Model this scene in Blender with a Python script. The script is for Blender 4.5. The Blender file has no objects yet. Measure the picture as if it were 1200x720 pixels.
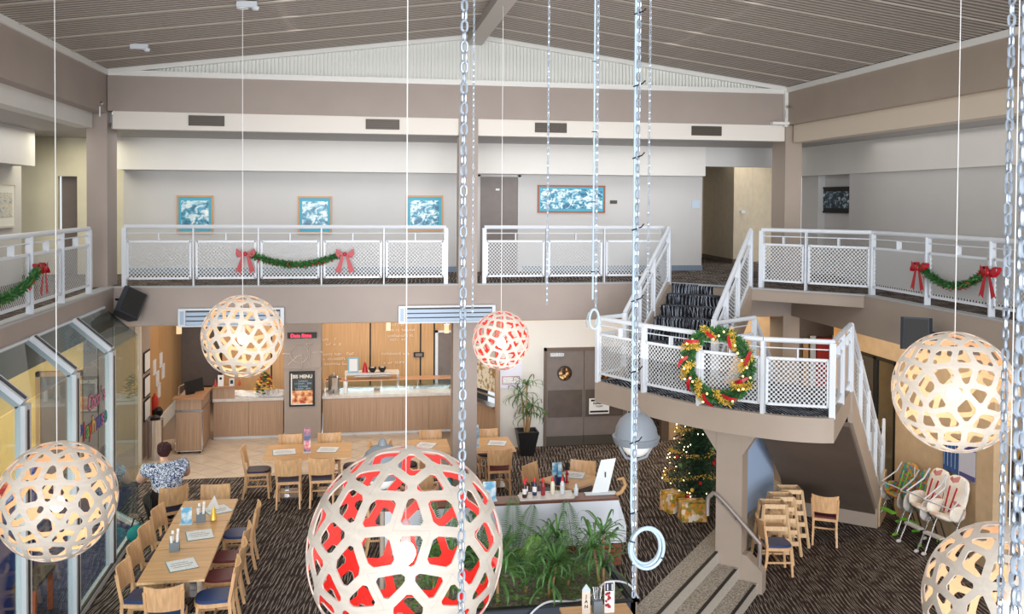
import bpy, bmesh, math, random
from mathutils import Vector, Matrix, Euler
random.seed(7)
scene = bpy.context.scene
C = scene.collection
PI = math.pi
V3 = Vector

# ---------------------------------------------------------------- camera
cd = bpy.data.cameras.new('camera'); cam = bpy.data.objects.new('camera', cd); C.objects.link(cam)
cd.sensor_width = 36; cd.lens = 31.93; cd.shift_y = -0.0824; cd.clip_start = 0.05; cd.clip_end = 200
cam.matrix_world = Matrix.Translation((0, 0, 5.2)) @ Matrix.Rotation(-0.16638, 4, 'Z') @ Matrix.Rotation(PI/2-0.02349, 4, 'X') @ Matrix.Rotation(0.00659, 4, 'Z')
scene.camera = cam
# ---------------------------------------------------------------- world, exposure
scene.view_settings.view_transform = 'Standard'; scene.view_settings.look = 'None'
scene.view_settings.gamma = 1; scene.view_settings.use_curve_mapping = False
scene.view_settings.exposure = 0.0
w = bpy.data.worlds.new('world'); scene.world = w; w.use_nodes = True
bg = w.node_tree.nodes['Background']; bg.inputs[0].default_value = (0.86, 0.93, 1.0, 1); bg.inputs[1].default_value = 1.0
# ---------------------------------------------------------------- large area lights
def area(name, loc, rot, sx, sy, power, col=(1, 1, 1)):
    l = bpy.data.lights.new(name, 'AREA'); l.shape = 'RECTANGLE'; l.size = sx; l.size_y = sy; l.energy = power; l.color = col
    o = bpy.data.objects.new(name, l); C.objects.link(o); o.location = loc; o.rotation_euler = rot
    return o
def sun(name, rot, power, angle, col):
    l = bpy.data.lights.new(name, 'SUN'); l.energy = power; l.angle = math.radians(angle); l.color = col
    o = bpy.data.objects.new(name, l); C.objects.link(o); o.rotation_euler = rot; return o
sun('soft_daylight', (math.radians(87), 0, math.radians(-5)), 2.9, 34, (0.985, 0.99, 1))
area('fill_roof', (1.9, 9.5, 7.7), (0, 0, 0), 8, 9, 260, (1, 0.99, 0.97))  # added soft fill below the closed roof, which has no skylight
area('fill_up', (1.9, 9.5, 2.9), (PI, 0, 0), 6, 8, 150, (1, 0.98, 0.95))  # unseen fill lamp hung mid-room, aimed up at the roof
area('gallery_back', (1.6, 16.7, 6.33), (0, 0, 0), 11, 1.2, 75, (1, 0.98, 0.95))
area('gallery_left', (-4.85, 11.5, 6.3), (0, 0, 0), .7, 9, 45, (1, 0.96, 0.88))
area('gallery_left_end', (-4.9, 17.0, 6.3), (0, 0, 0), .8, 1.6, 25, (1, 0.92, 0.7))
area('corridor', (9.3, 19.3, 6.3), (0, 0, 0), 1.5, 3, 35, (1, 0.93, 0.8))
area('gallery_right', (8.6, 11, 6.3), (0, 0, 0), 0.8, 8, 14, (1, 0.96, 0.9))
area('servery', (0.2, 21.3, 3.0), (0, 0, 0), 5.5, 1.2, 70, (1, 0.88, 0.72))
area('servery_left', (-3.2, 20.9, 3.0), (0, 0, 0), 1.5, 3, 30, (1, 0.9, 0.78))
area('under_gallery', (1.2, 17.6, 3.05), (0, 0, 0), 10, 2.2, 110, (1, 0.93, 0.84))
area('under_right', (8.9, 12.2, 3.0), (0, 0, 0), 1.2, 8, 62, (1, 0.88, 0.72))
area('under_stair', (7.6, 17.6, 3.0), (0, 0, 0), 2.5, 2.5, 60, (1, 0.8, 0.55))
area('playroom', (-6.2, 12, 3.0), (0, 0, 0), 3.5, 8, 420, (1, 0.93, 0.78))

# ---------------------------------------------------------------- materials
def lin(c):
    return tuple((x/12.92 if x <= .04045 else ((x+.055)/1.055)**2.4) for x in [v/255 for v in c[:3]]) + (1,)
def mat(name, col, rough=.6, metal=0, vary=0, scale=6, stretch=(1, 1, 1), emit=None, es=0, alpha=1, trans=0, bump=0, spec=None, ior=None):
    m = bpy.data.materials.new(name); m.use_nodes = True; nt = m.node_tree; b = nt.nodes['Principled BSDF']
    b.inputs['Base Color'].default_value = lin(col); b.inputs['Roughness'].default_value = rough; b.inputs['Metallic'].default_value = metal
    if spec is not None: b.inputs['Specular IOR Level'].default_value = spec
    if emit: b.inputs['Emission Color'].default_value = lin(emit); b.inputs['Emission Strength'].default_value = es
    if alpha < 1: b.inputs['Alpha'].default_value = alpha
    if trans: b.inputs['Transmission Weight'].default_value = trans
    if vary or bump:
        tc = nt.nodes.new('ShaderNodeTexCoord'); mp = nt.nodes.new('ShaderNodeMapping'); mp.inputs['Scale'].default_value = stretch
        n = nt.nodes.new('ShaderNodeTexNoise'); n.inputs['Scale'].default_value = scale; n.inputs['Detail'].default_value = 5
        nt.links.new(tc.outputs['Object'], mp.inputs[0]); nt.links.new(mp.outputs[0], n.inputs['Vector'])
        if vary:
            r = nt.nodes.new('ShaderNodeValToRGB'); a = [max(0, x*(1-vary)) for x in col]; c2 = [min(255, x*(1+vary)) for x in col]
            r.color_ramp.elements[0].position = .3; r.color_ramp.elements[1].position = .7
            r.color_ramp.elements[0].color = lin(a); r.color_ramp.elements[1].color = lin(c2)
            nt.links.new(n.outputs[0], r.inputs[0]); nt.links.new(r.outputs[0], b.inputs['Base Color'])
        if bump:
            bp = nt.nodes.new('ShaderNodeBump'); bp.inputs['Strength'].default_value = bump; bp.inputs['Distance'].default_value = .01
            nt.links.new(n.outputs[0], bp.inputs['Height']); nt.links.new(bp.outputs[0], b.inputs['Normal'])
    return m
def ramp_mat(name, tex, scale, stops, rough=.6, stretch=(1, 1, 1), rot=(0, 0, 0), coord='Object', **kw):
    """a texture read through a colour ramp"""
    m = bpy.data.materials.new(name); m.use_nodes = True; nt = m.node_tree; b = nt.nodes['Principled BSDF']; b.inputs['Roughness'].default_value = rough
    tc = nt.nodes.new('ShaderNodeTexCoord'); mp = nt.nodes.new('ShaderNodeMapping'); mp.inputs['Scale'].default_value = stretch; mp.inputs['Rotation'].default_value = rot
    n = nt.nodes.new(tex); n.inputs['Scale'].default_value = scale
    for k, v in kw.items():
        if k == 'feature': n.feature = v
        elif k == 'bands': n.bands_direction = v
        elif k == 'profile': n.wave_profile = v
        else: n.inputs[k.replace('_', ' ')].default_value = v
    nt.links.new(tc.outputs[coord], mp.inputs[0]); nt.links.new(mp.outputs[0], n.inputs['Vector'])
    r = nt.nodes.new('ShaderNodeValToRGB'); els = r.color_ramp.elements
    while len(els) < len(stops): els.new(.5)
    for e, (p, c) in zip(els, stops): e.position = p; e.color = lin(c)
    nt.links.new(n.outputs['Color' if tex == 'ShaderNodeTexVoronoi' and kw.get('feature') != 'DISTANCE_TO_EDGE' else 0], r.inputs[0])
    nt.links.new(r.outputs[0], b.inputs['Base Color'])
    return m
M = {}
M['fascia'] = mat('taupe_paint', (166, 153, 145), .55, vary=.02, scale=1.5)
M['fascia_warm'] = mat('taupe_paint_right', (170, 155, 142), .55, vary=.02, scale=1.5)
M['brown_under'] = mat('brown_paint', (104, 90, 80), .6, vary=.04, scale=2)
M['soffit'] = mat('soffit_tan', (176, 146, 108), .6, vary=.03)
M['white'] = mat('white_wall', (224, 222, 218), .6, vary=.01, scale=1)
M['white_up'] = mat('white_bulkhead', (235, 229, 221), .55)
M['wall_grey'] = mat('pale_grey_wall', (208, 207, 206), .6, vary=.015, scale=.8)
M['wall_beige'] = mat('beige_wall', (204, 191, 168), .6, vary=.03)
M['wall_cream'] = mat('cream_wall', (226, 220, 196), .6, vary=.03, scale=2)
M['wall_tan'] = mat('tan_wall', (214, 186, 150), .6, vary=.03)
M['wall_orange'] = mat('warm_orange_wall', (236, 186, 122), .6, vary=.03)
M['ceil'] = mat('gallery_ceiling', (186, 182, 180), .7)
M['trimwhite'] = mat('white_trim', (238, 238, 234), .4)
M['rail'] = mat('white_powder_coat', (218, 224, 232), .35)
M['skirting'] = mat('blue_grey_skirting', (130, 148, 168), .5)
M['roof'] = mat('roof_sheet', (136, 126, 118), .5)
M['roof_rib'] = mat('roof_rib_edge', (188, 178, 166), .45)
M['gable'] = mat('white_cladding', (232, 233, 228), .5)
M['ridge'] = mat('ridge_beam_grey', (190, 184, 178), .5)
M['dark'] = mat('black_plastic', (30, 31, 34), .4)
M['black'] = mat('black', (14, 14, 15), .5)
M['vent'] = mat('vent_dark_bronze', (78, 72, 64), .5, .3)
M['steel'] = mat('stainless_steel', (190, 190, 190), .25, 1, vary=.05, scale=3)
M['chrome'] = mat('chrome', (220, 220, 222), .12, 1)
M['galv'] = mat('galvanised_steel', (196, 206, 218), .38, .75, vary=.1, scale=14)
M['wire'] = mat('white_cord', (240, 240, 240), .5)
M['ply'] = mat('birch_plywood', (221, 210, 197), .5, vary=.03, scale=9, stretch=(1, 1, 4))
M['ply_in_red'] = mat('red_lacquer', (226, 48, 42), .4)
M['ply_in_cream'] = mat('pale_lacquer', (238, 198, 162), .5)
M['bulb'] = mat('glowing_bulb', (255, 250, 240), .4, emit=(255, 240, 215), es=14)
M['beech'] = mat('beech_wood', (224, 180, 134), .42, vary=.07, scale=5, stretch=(6, 6, .8))
M['beech_pale'] = mat('pale_beech', (228, 194, 152), .45, vary=.06, scale=5, stretch=(5, 5, .8))
M['table_wood'] = mat('honey_laminate', (206, 160, 108), .35, vary=.07, scale=3, stretch=(.7, 9, 9))
M['blue_vinyl'] = mat('blue_vinyl', (48, 76, 128), .4)
M['navy_vinyl'] = mat('navy_vinyl', (58, 56, 78), .45)
M['red_vinyl'] = mat('maroon_vinyl', (112, 54, 58), .42)
M['timber'] = ramp_mat('grey_oak_laminate', 'ShaderNodeTexNoise', 5, [(.3, (160, 130, 108)), (.7, (190, 160, 134))], .5, (14, 14, .25), Detail=6)
M['timber_gold'] = ramp_mat('golden_oak_panel', 'ShaderNodeTexNoise', 5, [(.3, (178, 134, 88)), (.7, (206, 164, 114))], .45, (14, 14, .25), Detail=6)
M['timber_top'] = mat('oak_capping', (168, 122, 84), .4, vary=.08, scale=5, stretch=(1, 8, 8))
M['stone'] = mat('pale_benchtop', (214, 210, 206), .25, vary=.04, scale=10)
M['doorgrey'] = mat('taupe_door', (120, 110, 106), .45, vary=.03)
M['kick'] = mat('bronze_kick_plate', (92, 80, 74), .35, .3, vary=.08, scale=4)
M['paper'] = mat('white_paper', (240, 240, 240), .6)
M['menu_print'] = ramp_mat('printed_menu', 'ShaderNodeTexNoise', 40, [(.4, (204, 206, 212)), (.56, (240, 241, 243))], .5, (1, 4, 1))
M['orange'] = mat('orange_print', (226, 104, 52), .5)
M['redpaint'] = mat('red_panel', (206, 62, 48), .5)
M['yellow'] = mat('yellow_wall', (244, 206, 130), .6, vary=.04, scale=2)
M['glass'] = None
def glass(name, col, refl=.12, tint=.85):
    m = bpy.data.materials.new(name); m.use_nodes = True; nt = m.node_tree; nt.nodes.clear()
    o = nt.nodes.new('ShaderNodeOutputMaterial'); mx = nt.nodes.new('ShaderNodeMixShader'); t = nt.nodes.new('ShaderNodeBsdfTransparent'); g = nt.nodes.new('ShaderNodeBsdfGlossy')
    t.inputs[0].default_value = tuple(x*tint for x in lin(col)[:3]) + (1,); g.inputs['Roughness'].default_value = .02
    lw_ = nt.nodes.new('ShaderNodeLayerWeight'); lw_.inputs[0].default_value = .5; f = nt.nodes.new('ShaderNodeMath'); f.operation = 'POWER'; f.inputs[1].default_value = 4; nt.links.new(lw_.outputs['Facing'], f.inputs[0])
    g2 = nt.nodes.new('ShaderNodeMath'); g2.operation = 'MULTIPLY_ADD'; g2.inputs[1].default_value = .6; g2.inputs[2].default_value = refl*.4; nt.links.new(f.outputs[0], g2.inputs[0])
    nt.links.new(g2.outputs[0], mx.inputs[0]); nt.links.new(t.outputs[0], mx.inputs[1]); nt.links.new(g.outputs[0], mx.inputs[2]); nt.links.new(mx.outputs[0], o.inputs[0])
    return m
M['glass'] = glass('clear_glass', (235, 245, 245), tint=1)
M['glass_tint'] = glass('tinted_roof_glass', (200, 215, 215), tint=.85)
# carpet: dark ground with wavy pale threads running down the room
def carpet(name, dark, light, k=1.0, rot=0.12, flow=.55):
    m = bpy.data.materials.new(name); m.use_nodes = True; nt = m.node_tree; b = nt.nodes['Principled BSDF']; b.inputs['Roughness'].default_value = .95; b.inputs['Specular IOR Level'].default_value = .1
    tc = nt.nodes.new('ShaderNodeTexCoord')
    outs = []
    for q, (ra, sc, di) in enumerate(((0, 4.3, 3.6), (.1, 5.3, 5.0))):
        mp = nt.nodes.new('ShaderNodeMapping'); mp.inputs['Rotation'].default_value = (0, 0, rot+ra); mp.inputs['Scale'].default_value = (1, flow, 1); mp.inputs['Location'].default_value = (q*.37, q*.7, 0)
        wv = nt.nodes.new('ShaderNodeTexWave'); wv.bands_direction = 'X'; wv.inputs['Scale'].default_value = sc*k; wv.inputs['Distortion'].default_value = di; wv.inputs['Detail'].default_value = 0; wv.inputs['Detail Scale'].default_value = .42+.16*q; wv.inputs['Detail Roughness'].default_value = .3
        nt.links.new(tc.outputs['Object'], mp.inputs[0]); nt.links.new(mp.outputs[0], wv.inputs['Vector'])
        r = nt.nodes.new('ShaderNodeValToRGB'); e = r.color_ramp.elements; e[0].position = .88; e[0].color = (0, 0, 0, 1); e[1].position = 1.0; e[1].color = (1, 1, 1, 1); nt.links.new(wv.outputs[0], r.inputs[0]); outs.append(r)
    mxx = nt.nodes.new('ShaderNodeMath'); mxx.operation = 'MAXIMUM'; nt.links.new(outs[0].outputs[0], mxx.inputs[0]); nt.links.new(outs[1].outputs[0], mxx.inputs[1]); r = mxx
    n = nt.nodes.new('ShaderNodeTexNoise'); n.inputs['Scale'].default_value = 6; n.inputs['Detail'].default_value = 3; nt.links.new(tc.outputs['Object'], n.inputs['Vector'])
    r2 = nt.nodes.new('ShaderNodeMapRange'); r2.inputs['From Min'].default_value = .3; r2.inputs['From Max'].default_value = .6; nt.links.new(n.outputs[0], r2.inputs[0])
    mu = nt.nodes.new('ShaderNodeMath'); mu.operation = 'MULTIPLY'; nt.links.new(r.outputs[0], mu.inputs[0]); nt.links.new(r2.outputs[0], mu.inputs[1])
    mx = nt.nodes.new('ShaderNodeMix'); mx.data_type = 'RGBA'; mx.inputs[6].default_value = lin(dark); mx.inputs[7].default_value = lin(light)
    nt.links.new(mu.outputs[0], mx.inputs[0]); nt.links.new(mx.outputs[2], b.inputs['Base Color'])
    return m
M['carpet'] = carpet('wavy_carpet', (60, 51, 48), (176, 166, 158), 1.0, flow=.9)
M['carpet_stair'] = carpet('stair_carpet', (34, 34, 40), (190, 200, 214), 1.3, 0, .9)
M['carpet_play'] = ramp_mat('playroom_carpet', 'ShaderNodeTexNoise', 7, [(.35, (26, 30, 48)), (.5, (44, 60, 96)), (.62, (90, 70, 110)), (.75, (60, 130, 150))], .9, Detail=4, Distortion=2.5)
M['terrazzo'] = ramp_mat('terrazzo', 'ShaderNodeTexNoise', 45, [(.38, (128, 118, 104)), (.5, (176, 168, 156)), (.65, (204, 198, 188))], .6, Detail=4)
M['terrazzo_s'] = ramp_mat('terrazzo_smooth', 'ShaderNodeTexNoise', 60, [(.3, (176, 170, 160)), (.7, (206, 202, 194))], .5, Detail=3)
M['tile'] = mat('cream_floor_tile', (216, 200, 182), .25, vary=.05, scale=3)
M['grout'] = mat('tile_grout', (150, 134, 120), .8)
def perforated(name, period=.06, thr=.02):
    m = bpy.data.materials.new(name); m.use_nodes = True; nt = m.node_tree; b = nt.nodes['Principled BSDF']; b.inputs['Base Color'].default_value = lin((200, 203, 206)); b.inputs['Roughness'].default_value = .4
    uv = nt.nodes.new('ShaderNodeUVMap'); s = nt.nodes.new('ShaderNodeSeparateXYZ'); nt.links.new(uv.outputs[0], s.inputs[0]); outs = []
    for k, pr in ((0, period), (1, period*1.05)):
        a = nt.nodes.new('ShaderNodeMath'); a.operation = 'MULTIPLY'; a.inputs[1].default_value = 2*PI/pr; nt.links.new(s.outputs[k], a.inputs[0])
        c = nt.nodes.new('ShaderNodeMath'); c.operation = 'COSINE'; nt.links.new(a.outputs[0], c.inputs[0]); outs.append(c)
    mu = nt.nodes.new('ShaderNodeMath'); mu.operation = 'MULTIPLY'; nt.links.new(outs[0].outputs[0], mu.inputs[0]); nt.links.new(outs[1].outputs[0], mu.inputs[1])
    lt = nt.nodes.new('ShaderNodeMath'); lt.operation = 'LESS_THAN'; lt.inputs[1].default_value = thr; nt.links.new(mu.outputs[0], lt.inputs[0]); nt.links.new(lt.outputs[0], b.inputs['Alpha'])
    return m
M['mesh'] = perforated('perforated_sheet')

# ---------------------------------------------------------------- mesh builder
class MB:
    def __init__(s): s.v = []; s.f = []; s.mi = []; s.cur = 0
    def add(s, vs, fs):
        o = len(s.v); s.v += [tuple(x) for x in vs]; s.f += [tuple(i+o for i in f) for f in fs]; s.mi += [s.cur]*len(fs); return s
    def box(s, x0, y0, z0, x1, y1, z1):
        if x0 > x1: x0, x1 = x1, x0
        if y0 > y1: y0, y1 = y1, y0
        if z0 > z1: z0, z1 = z1, z0
        return s.add([(x0, y0, z0), (x1, y0, z0), (x1, y1, z0), (x0, y1, z0), (x0, y0, z1), (x1, y0, z1), (x1, y1, z1), (x0, y1, z1)],
                     [(3, 2, 1, 0), (4, 5, 6, 7), (0, 1, 5, 4), (1, 2, 6, 5), (2, 3, 7, 6), (3, 0, 4, 7)])
    def bar(s, p, q, w, h, up=(0, 0, 1)):
        p = V3(p); q = V3(q); d = (q-p).normalized(); u = V3(up)
        if abs(d.dot(u)) > .99: u = V3((0, 1, 0))
        a = d.cross(u).normalized()*w/2; b = a.cross(d).normalized()*h/2
        vs = [p-a-b, p+a-b, p+a+b, p-a+b, q-a-b, q+a-b, q+a+b, q-a+b]
        return s.add(vs, [(3, 2, 1, 0), (4, 5, 6, 7), (0, 1, 5, 4), (1, 2, 6, 5), (2, 3, 7, 6), (3, 0, 4, 7)])
    def tube(s, pts, r, n=8, cap=True):
        pts = [V3(p) for p in pts]; rs = r if isinstance(r, (list, tuple)) else [r]*len(pts); o = len(s.v); ref = None
        for i, p in enumerate(pts):
            d = ((pts[i+1]-p) if i == 0 else (p-pts[i-1]) if i == len(pts)-1 else (pts[i+1]-pts[i-1])).normalized()
            if ref is None: ref = V3((0, 0, 1)) if abs(d.z) < .9 else V3((1, 0, 0))
            a = d.cross(ref).normalized(); b = a.cross(d).normalized(); ref = b
            for k in range(n):
                t = 2*PI*k/n; s.v.append(tuple(p+a*math.cos(t)*rs[i]+b*math.sin(t)*rs[i]))
        for i in range(len(pts)-1):
            for k in range(n):
                s.f.append((o+i*n+k, o+i*n+(k+1) % n, o+(i+1)*n+(k+1) % n, o+(i+1)*n+k)); s.mi.append(s.cur)
        if cap:
            s.f.append(tuple(o+k for k in range(n))[::-1]); s.f.append(tuple(o+(len(pts)-1)*n+k for k in range(n))); s.mi += [s.cur]*2
        return s
    def lathe(s, prof, n=24, c=(0, 0, 0), ax=None):
        o = len(s.v)
        for r, z in prof:
            for k in range(n):
                t = 2*PI*k/n; s.v.append((c[0]+r*math.cos(t), c[1]+r*math.sin(t), c[2]+z))
        for i in range(len(prof)-1):
            for k in range(n): s.f.append((o+i*n+k, o+i*n+(k+1) % n, o+(i+1)*n+(k+1) % n, o+(i+1)*n+k)); s.mi.append(s.cur)
        if prof[0][0] > 1e-4: s.f.append(tuple(o+k for k in range(n))[::-1]); s.mi.append(s.cur)
        if prof[-1][0] > 1e-4: s.f.append(tuple(o+(len(prof)-1)*n+k for k in range(n))); s.mi.append(s.cur)
        return s
    def ball(s, c, r, n=10, sc=(1, 1, 1)):
        o = len(s.v); m = max(4, n//2)
        for i in range(m+1):
            a = PI*i/m-PI/2
            for k in range(n): t = 2*PI*k/n; s.v.append((c[0]+r*sc[0]*math.cos(a)*math.cos(t), c[1]+r*sc[1]*math.cos(a)*math.sin(t), c[2]+r*sc[2]*math.sin(a)))
        for i in range(m):
            for k in range(n): s.f.append((o+i*n+k, o+i*n+(k+1) % n, o+(i+1)*n+(k+1) % n, o+(i+1)*n+k)); s.mi.append(s.cur)
        return s
    def prism(s, poly, z0, z1):
        n = len(poly); A = sum(poly[i][0]*poly[(i+1) % n][1]-poly[(i+1) % n][0]*poly[i][1] for i in range(n))
        if A < 0: poly = poly[::-1]
        g = lambda z, i: z[i] if isinstance(z, (list, tuple)) else z
        vs = [(p[0], p[1], z0) for p in poly]+[(p[0], p[1], z1) for p in poly]
        return s.add(vs, [tuple(range(n))[::-1], tuple(range(n, 2*n))]+[(i, (i+1) % n, n+(i+1) % n, n+i) for i in range(n)])
    def extrude(s, poly, vec):
        n = len(poly); vec = V3(vec); a = [V3(p) for p in poly]
        return s.add(a+[p+vec for p in a], [tuple(range(n))[::-1], tuple(range(n, 2*n))]+[(i, (i+1) % n, n+(i+1) % n, n+i) for i in range(n)])
    def xform(s, m, start=0):
        for i in range(start, len(s.v)): s.v[i] = tuple(m @ V3(s.v[i]))
        return s
    def mesh(s, name, mats, smooth=False):
        me = bpy.data.meshes.new(name); me.from_pydata(s.v, [], s.f)
        for m in (mats if isinstance(mats, (list, tuple)) else [mats]): me.materials.append(M[m] if isinstance(m, str) else m)
        me.polygons.foreach_set('material_index', s.mi)
        me.validate(); bm = bmesh.new(); bm.from_mesh(me)
        try: bmesh.ops.recalc_face_normals(bm, faces=bm.faces)
        except Exception: pass
        bm.to_mesh(me); bm.free()
        if smooth:
            me.polygons.foreach_set('use_smooth', [True]*len(me.polygons)); me.set_sharp_from_angle(angle=math.radians(42))
        return me
    def build(s, name, mats, parent=None, smooth=False, loc=(0, 0, 0), rz=0):
        return link(name, s.mesh(name, mats, smooth), parent, loc, rz)
def link(name, me, parent=None, loc=(0, 0, 0), rz=0, rot=None):
    o = bpy.data.objects.new(name, me); C.objects.link(o); o.parent = parent; o.location = loc; o.rotation_euler = rot if rot else (0, 0, rz); return o
def tag(o, label, cat, group=None, kind=None):
    o['label'] = label; o['category'] = cat
    if group: o['group'] = group
    if kind: o['kind'] = kind
    return o
def thing(name, label, cat, loc=(0, 0, 0), rz=0, group=None):
    return tag(link(name, None, None, loc, rz), label, cat, group)
def struct(o): o['kind'] = 'structure'; return o
def copy_tree(o, parent=None):
    c = o.copy(); C.objects.link(c); c.parent = parent
    for ch in list(o.children): copy_tree(ch, c)
    return c
def dup(o, loc, rz, label, group=None):
    c = copy_tree(o); c.location = loc; c.rotation_euler = (0, 0, rz); c['label'] = label
    if group: c['group'] = group
    return c
def uvquad(name, pts, m, parent, su, sv):
    me = bpy.data.meshes.new(name); me.from_pydata([tuple(p) for p in pts], [], [(0, 1, 2, 3)]); me.materials.append(M[m] if isinstance(m, str) else m)
    u = me.uv_layers.new(name='UVMap')
    for i, c in enumerate([(0, 0), (su, 0), (su, sv), (0, sv)]): u.data[i].uv = c
    return link(name, me, parent)
def text(name, s, size, m, parent, loc, rot, ext=.002, align='CENTER', bold=0, sx=1):
    cu = bpy.data.curves.new(name, 'FONT'); cu.body = s; cu.size = size; cu.extrude = ext; cu.align_x = align; cu.offset = bold; cu.resolution_u = 3
    o = bpy.data.objects.new(name, cu); C.objects.link(o); dg = bpy.context.evaluated_depsgraph_get(); me = bpy.data.meshes.new_from_object(o.evaluated_get(dg))
    bpy.data.objects.remove(o); me.materials.clear(); me.materials.append(M[m] if isinstance(m, str) else m)
    r = link(name, me, parent, loc, rot=rot); r.scale = (sx, 1, 1); return r
def smooth(pts, n=6):
    out = []; P_ = [V3(p) for p in pts]; P_ = [P_[0]]+P_+[P_[-1]]
    for i in range(1, len(P_)-2):
        for k_ in range(n):
            t = k_/n; a, b, c, d = P_[i-1:i+3]; out.append(.5*((2*b)+(c-a)*t+(2*a-5*b+4*c-d)*t*t+(3*b-a-3*c+d)*t**3))
    return out+[P_[-2]]

# ================================================================ SETTING
DS = (0.64, 0.768); NS = (0.768, -0.64)          # stair axis and the direction across it
def S(s, n): return (s*DS[0]+n*NS[0], s*DS[1]+n*NS[1])
def S3(s, n, z): p = S(s, n); return V3((p[0], p[1], z))
# floors
struct(MB().prism([(-3.436, 2), S(0.05, -4.42), S(20, -4.42), (9.6, 18.9), (9.6, 24.5), (5.7, 24.5), (5.7, 18.8), (2.1, 18.8), (2.1, 17.5), (-3.95, 17.5), (-3.95, 15.64), (-3.436, 15.0)], -.3, 0).build('floor', 'carpet'))
struct(MB().prism([(-9, 2), (-3.436, 2), (-3.436, 15.0), (-3.95, 15.64), (-3.95, 17.5), (-9, 17.5)], -.3, -.002).build('floor', 'carpet_play'))
struct(MB().prism([S(0, -4.1), S(20, -4.1), (14, 20), (14, 0)], -.8, -.5).build('floor', 'carpet'))
# tiled floor: every tile a piece, laid on the diagonal
tf = struct(MB().prism([(-4.45, 17.5), (2.1, 17.5), (2.75, 18.8), (2.1, 20.5), (-3, 20.5), (-3, 24), (-4.45, 24)], -.3, -.004).build('floor', 'grout'))
def clip(poly, a, b, c):
    out = []
    for i in range(len(poly)):
        p, q = poly[i], poly[(i+1) % len(poly)]; dp = a*p[0]+b*p[1]-c; dq = a*q[0]+b*q[1]-c
        if dp >= 0: out.append(p)
        if dp*dq < 0: t = dp/(dp-dq); out.append((p[0]+(q[0]-p[0])*t, p[1]+(q[1]-p[1])*t))
    return out
TS = .42; k = TS/math.sqrt(2)
for i in range(-12, 12):
    for j in range(-2, 18):
        cx = -1+(i*2+(j % 2))*k; cy = 17.3+j*k; g = .011
        q = [(cx-k+g, cy), (cx, cy-k+g), (cx+k-g, cy), (cx, cy+k-g)]
        for h in ((1, 0, -4.44), (0, 1, 17.5), (0, -1, -20.5), (-.9, -.35, -8.25)): 
            q = clip(q, *h) if q else q
        if len(q) > 2 and (cy < 20.4 and cx < 2.4): MB().prism(q, -.004, .003).build('tile', 'tile', tf)
# terrazzo steps down to the lower floor
st = struct(MB().prism([S(0, -4.42), S(20, -4.42), S(20, -4.08), S(0, -4.08)], -.6, .004).build('terrazzo_step_edge', 'terrazzo'))
MB().prism([S(3, -4.075), S(13.14, -4.075), S(13.14, -4.12), S(3, -4.12)], .004, .012).build('nosing_strip', 'black', st)
MB().prism([S(3, -4.079), S(13.2, -4.079), S(13.2, -4.07), S(3, -4.07)], -.17, .0).build('riser_face', 'terrazzo_s', st)
for n0, n1, z in ((-4.08, -3.77, -.17), (-3.77, -3.49, -.34)):
    s0 = struct(MB().prism([S(3, n0), S(13.16, n0), S(13.16, n1), S(3, n1)], -.6, z).build('terrazzo_step', 'terrazzo'))
    MB().prism([S(3, n1+.005), S(13.05, n1+.005), S(13.05, n1-.04), S(3, n1-.04)], z, z+.008).build('nosing_strip', 'black', s0)
    MB().prism([S(3, n1), S(13.16, n1), S(13.16, n1+.008), S(3, n1+.008)], z-.17, z-.003).build('riser_face', 'terrazzo_s', s0)
struct(MB().extrude([S3(13.14, -3.9, -.5), S3(13.14, -3.9, .05), S3(13.14, -3.66, .03), S3(13.14, -3.42, -.18), S3(13.14, -3.42, -.5)], (DS[0]*.2, DS[1]*.2, 0)).build('step_end_block', 'fascia_warm'))
# outer walls of the place
def wall(name, m, *a): return struct(MB().box(*a).build(name, m))
wall('wall_left', 'yellow', -9.1, 2, 0, -9.0, 18.4, 3.1)
wall('wall_left', 'wall_grey', -9.1, 2, 3.76, -9.0, 18.6, 6.35)
wall('wall_left', 'wall_grey', -5.85, 2, 3.76, -5.75, 16.85, 5.76)
wall('wall_left', 'wall_grey', -9.0, 2, 5.74, -5.4, 16.46, 6.35)
wall('wall_back', 'yellow', -9.0, 17.4, 0, -4.5, 17.5, 3.1)
wall('wall_left', 'timber_gold', -4.57, 19.6, 0, -4.45, 24.0, 3.1)
wall('wall_back', 'doorgrey', -4.5, 23.9, 0, -1.6, 24.0, 3.1)
wall('wall_left', 'fascia', -4.6, 18.6, 0, -4.24, 19.6, 3.1)
wall('wall_back', 'white', 2.9, 18.8, 0, 5.72, 18.95, 3.1)
wall('wall_right', 'wall_tan', 5.62, 18.95, 0, 5.72, 24.5, 3.1)
wall('wall_back', 'wall_tan', 6.68, 18.9, 0, 9.7, 19.0, 3.1)
wall('wall_back', 'brown_under', 6.5, 18.86, 0, 6.66, 19.04, 3.1)
wall('wall_back', 'wall_tan', 5.6, 24.4, 0, 9.7, 24.5, 3.1)
wall('wall_back', 'brown_under', 9.6, 18.9, 0, 14, 19.0, 3.1)
# lower right wall with openings
wall('wall_right', 'wall_tan', 9.7, 12.9, -.5, 9.8, 15.2, 3.1)
wall('wall_right', 'wall_tan', 9.7, 15.2, 2.31, 9.8, 16.6, 3.1)
wall('wall_right', 'wall_orange', 9.7, 16.6, -.5, 9.8, 17.4, 3.1)
wall('wall_right', 'wall_tan', 9.95, 2, -.5, 10.05, 12.49, 3.1)
struct(MB().box(9.66, 12.5, -.5, 10.2, 12.895, 3.09).build('column', 'wall_tan'))
wall('wall_right', 'wall_tan', 13.5, 12, -.5, 13.6, 19, 3.1)
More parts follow.
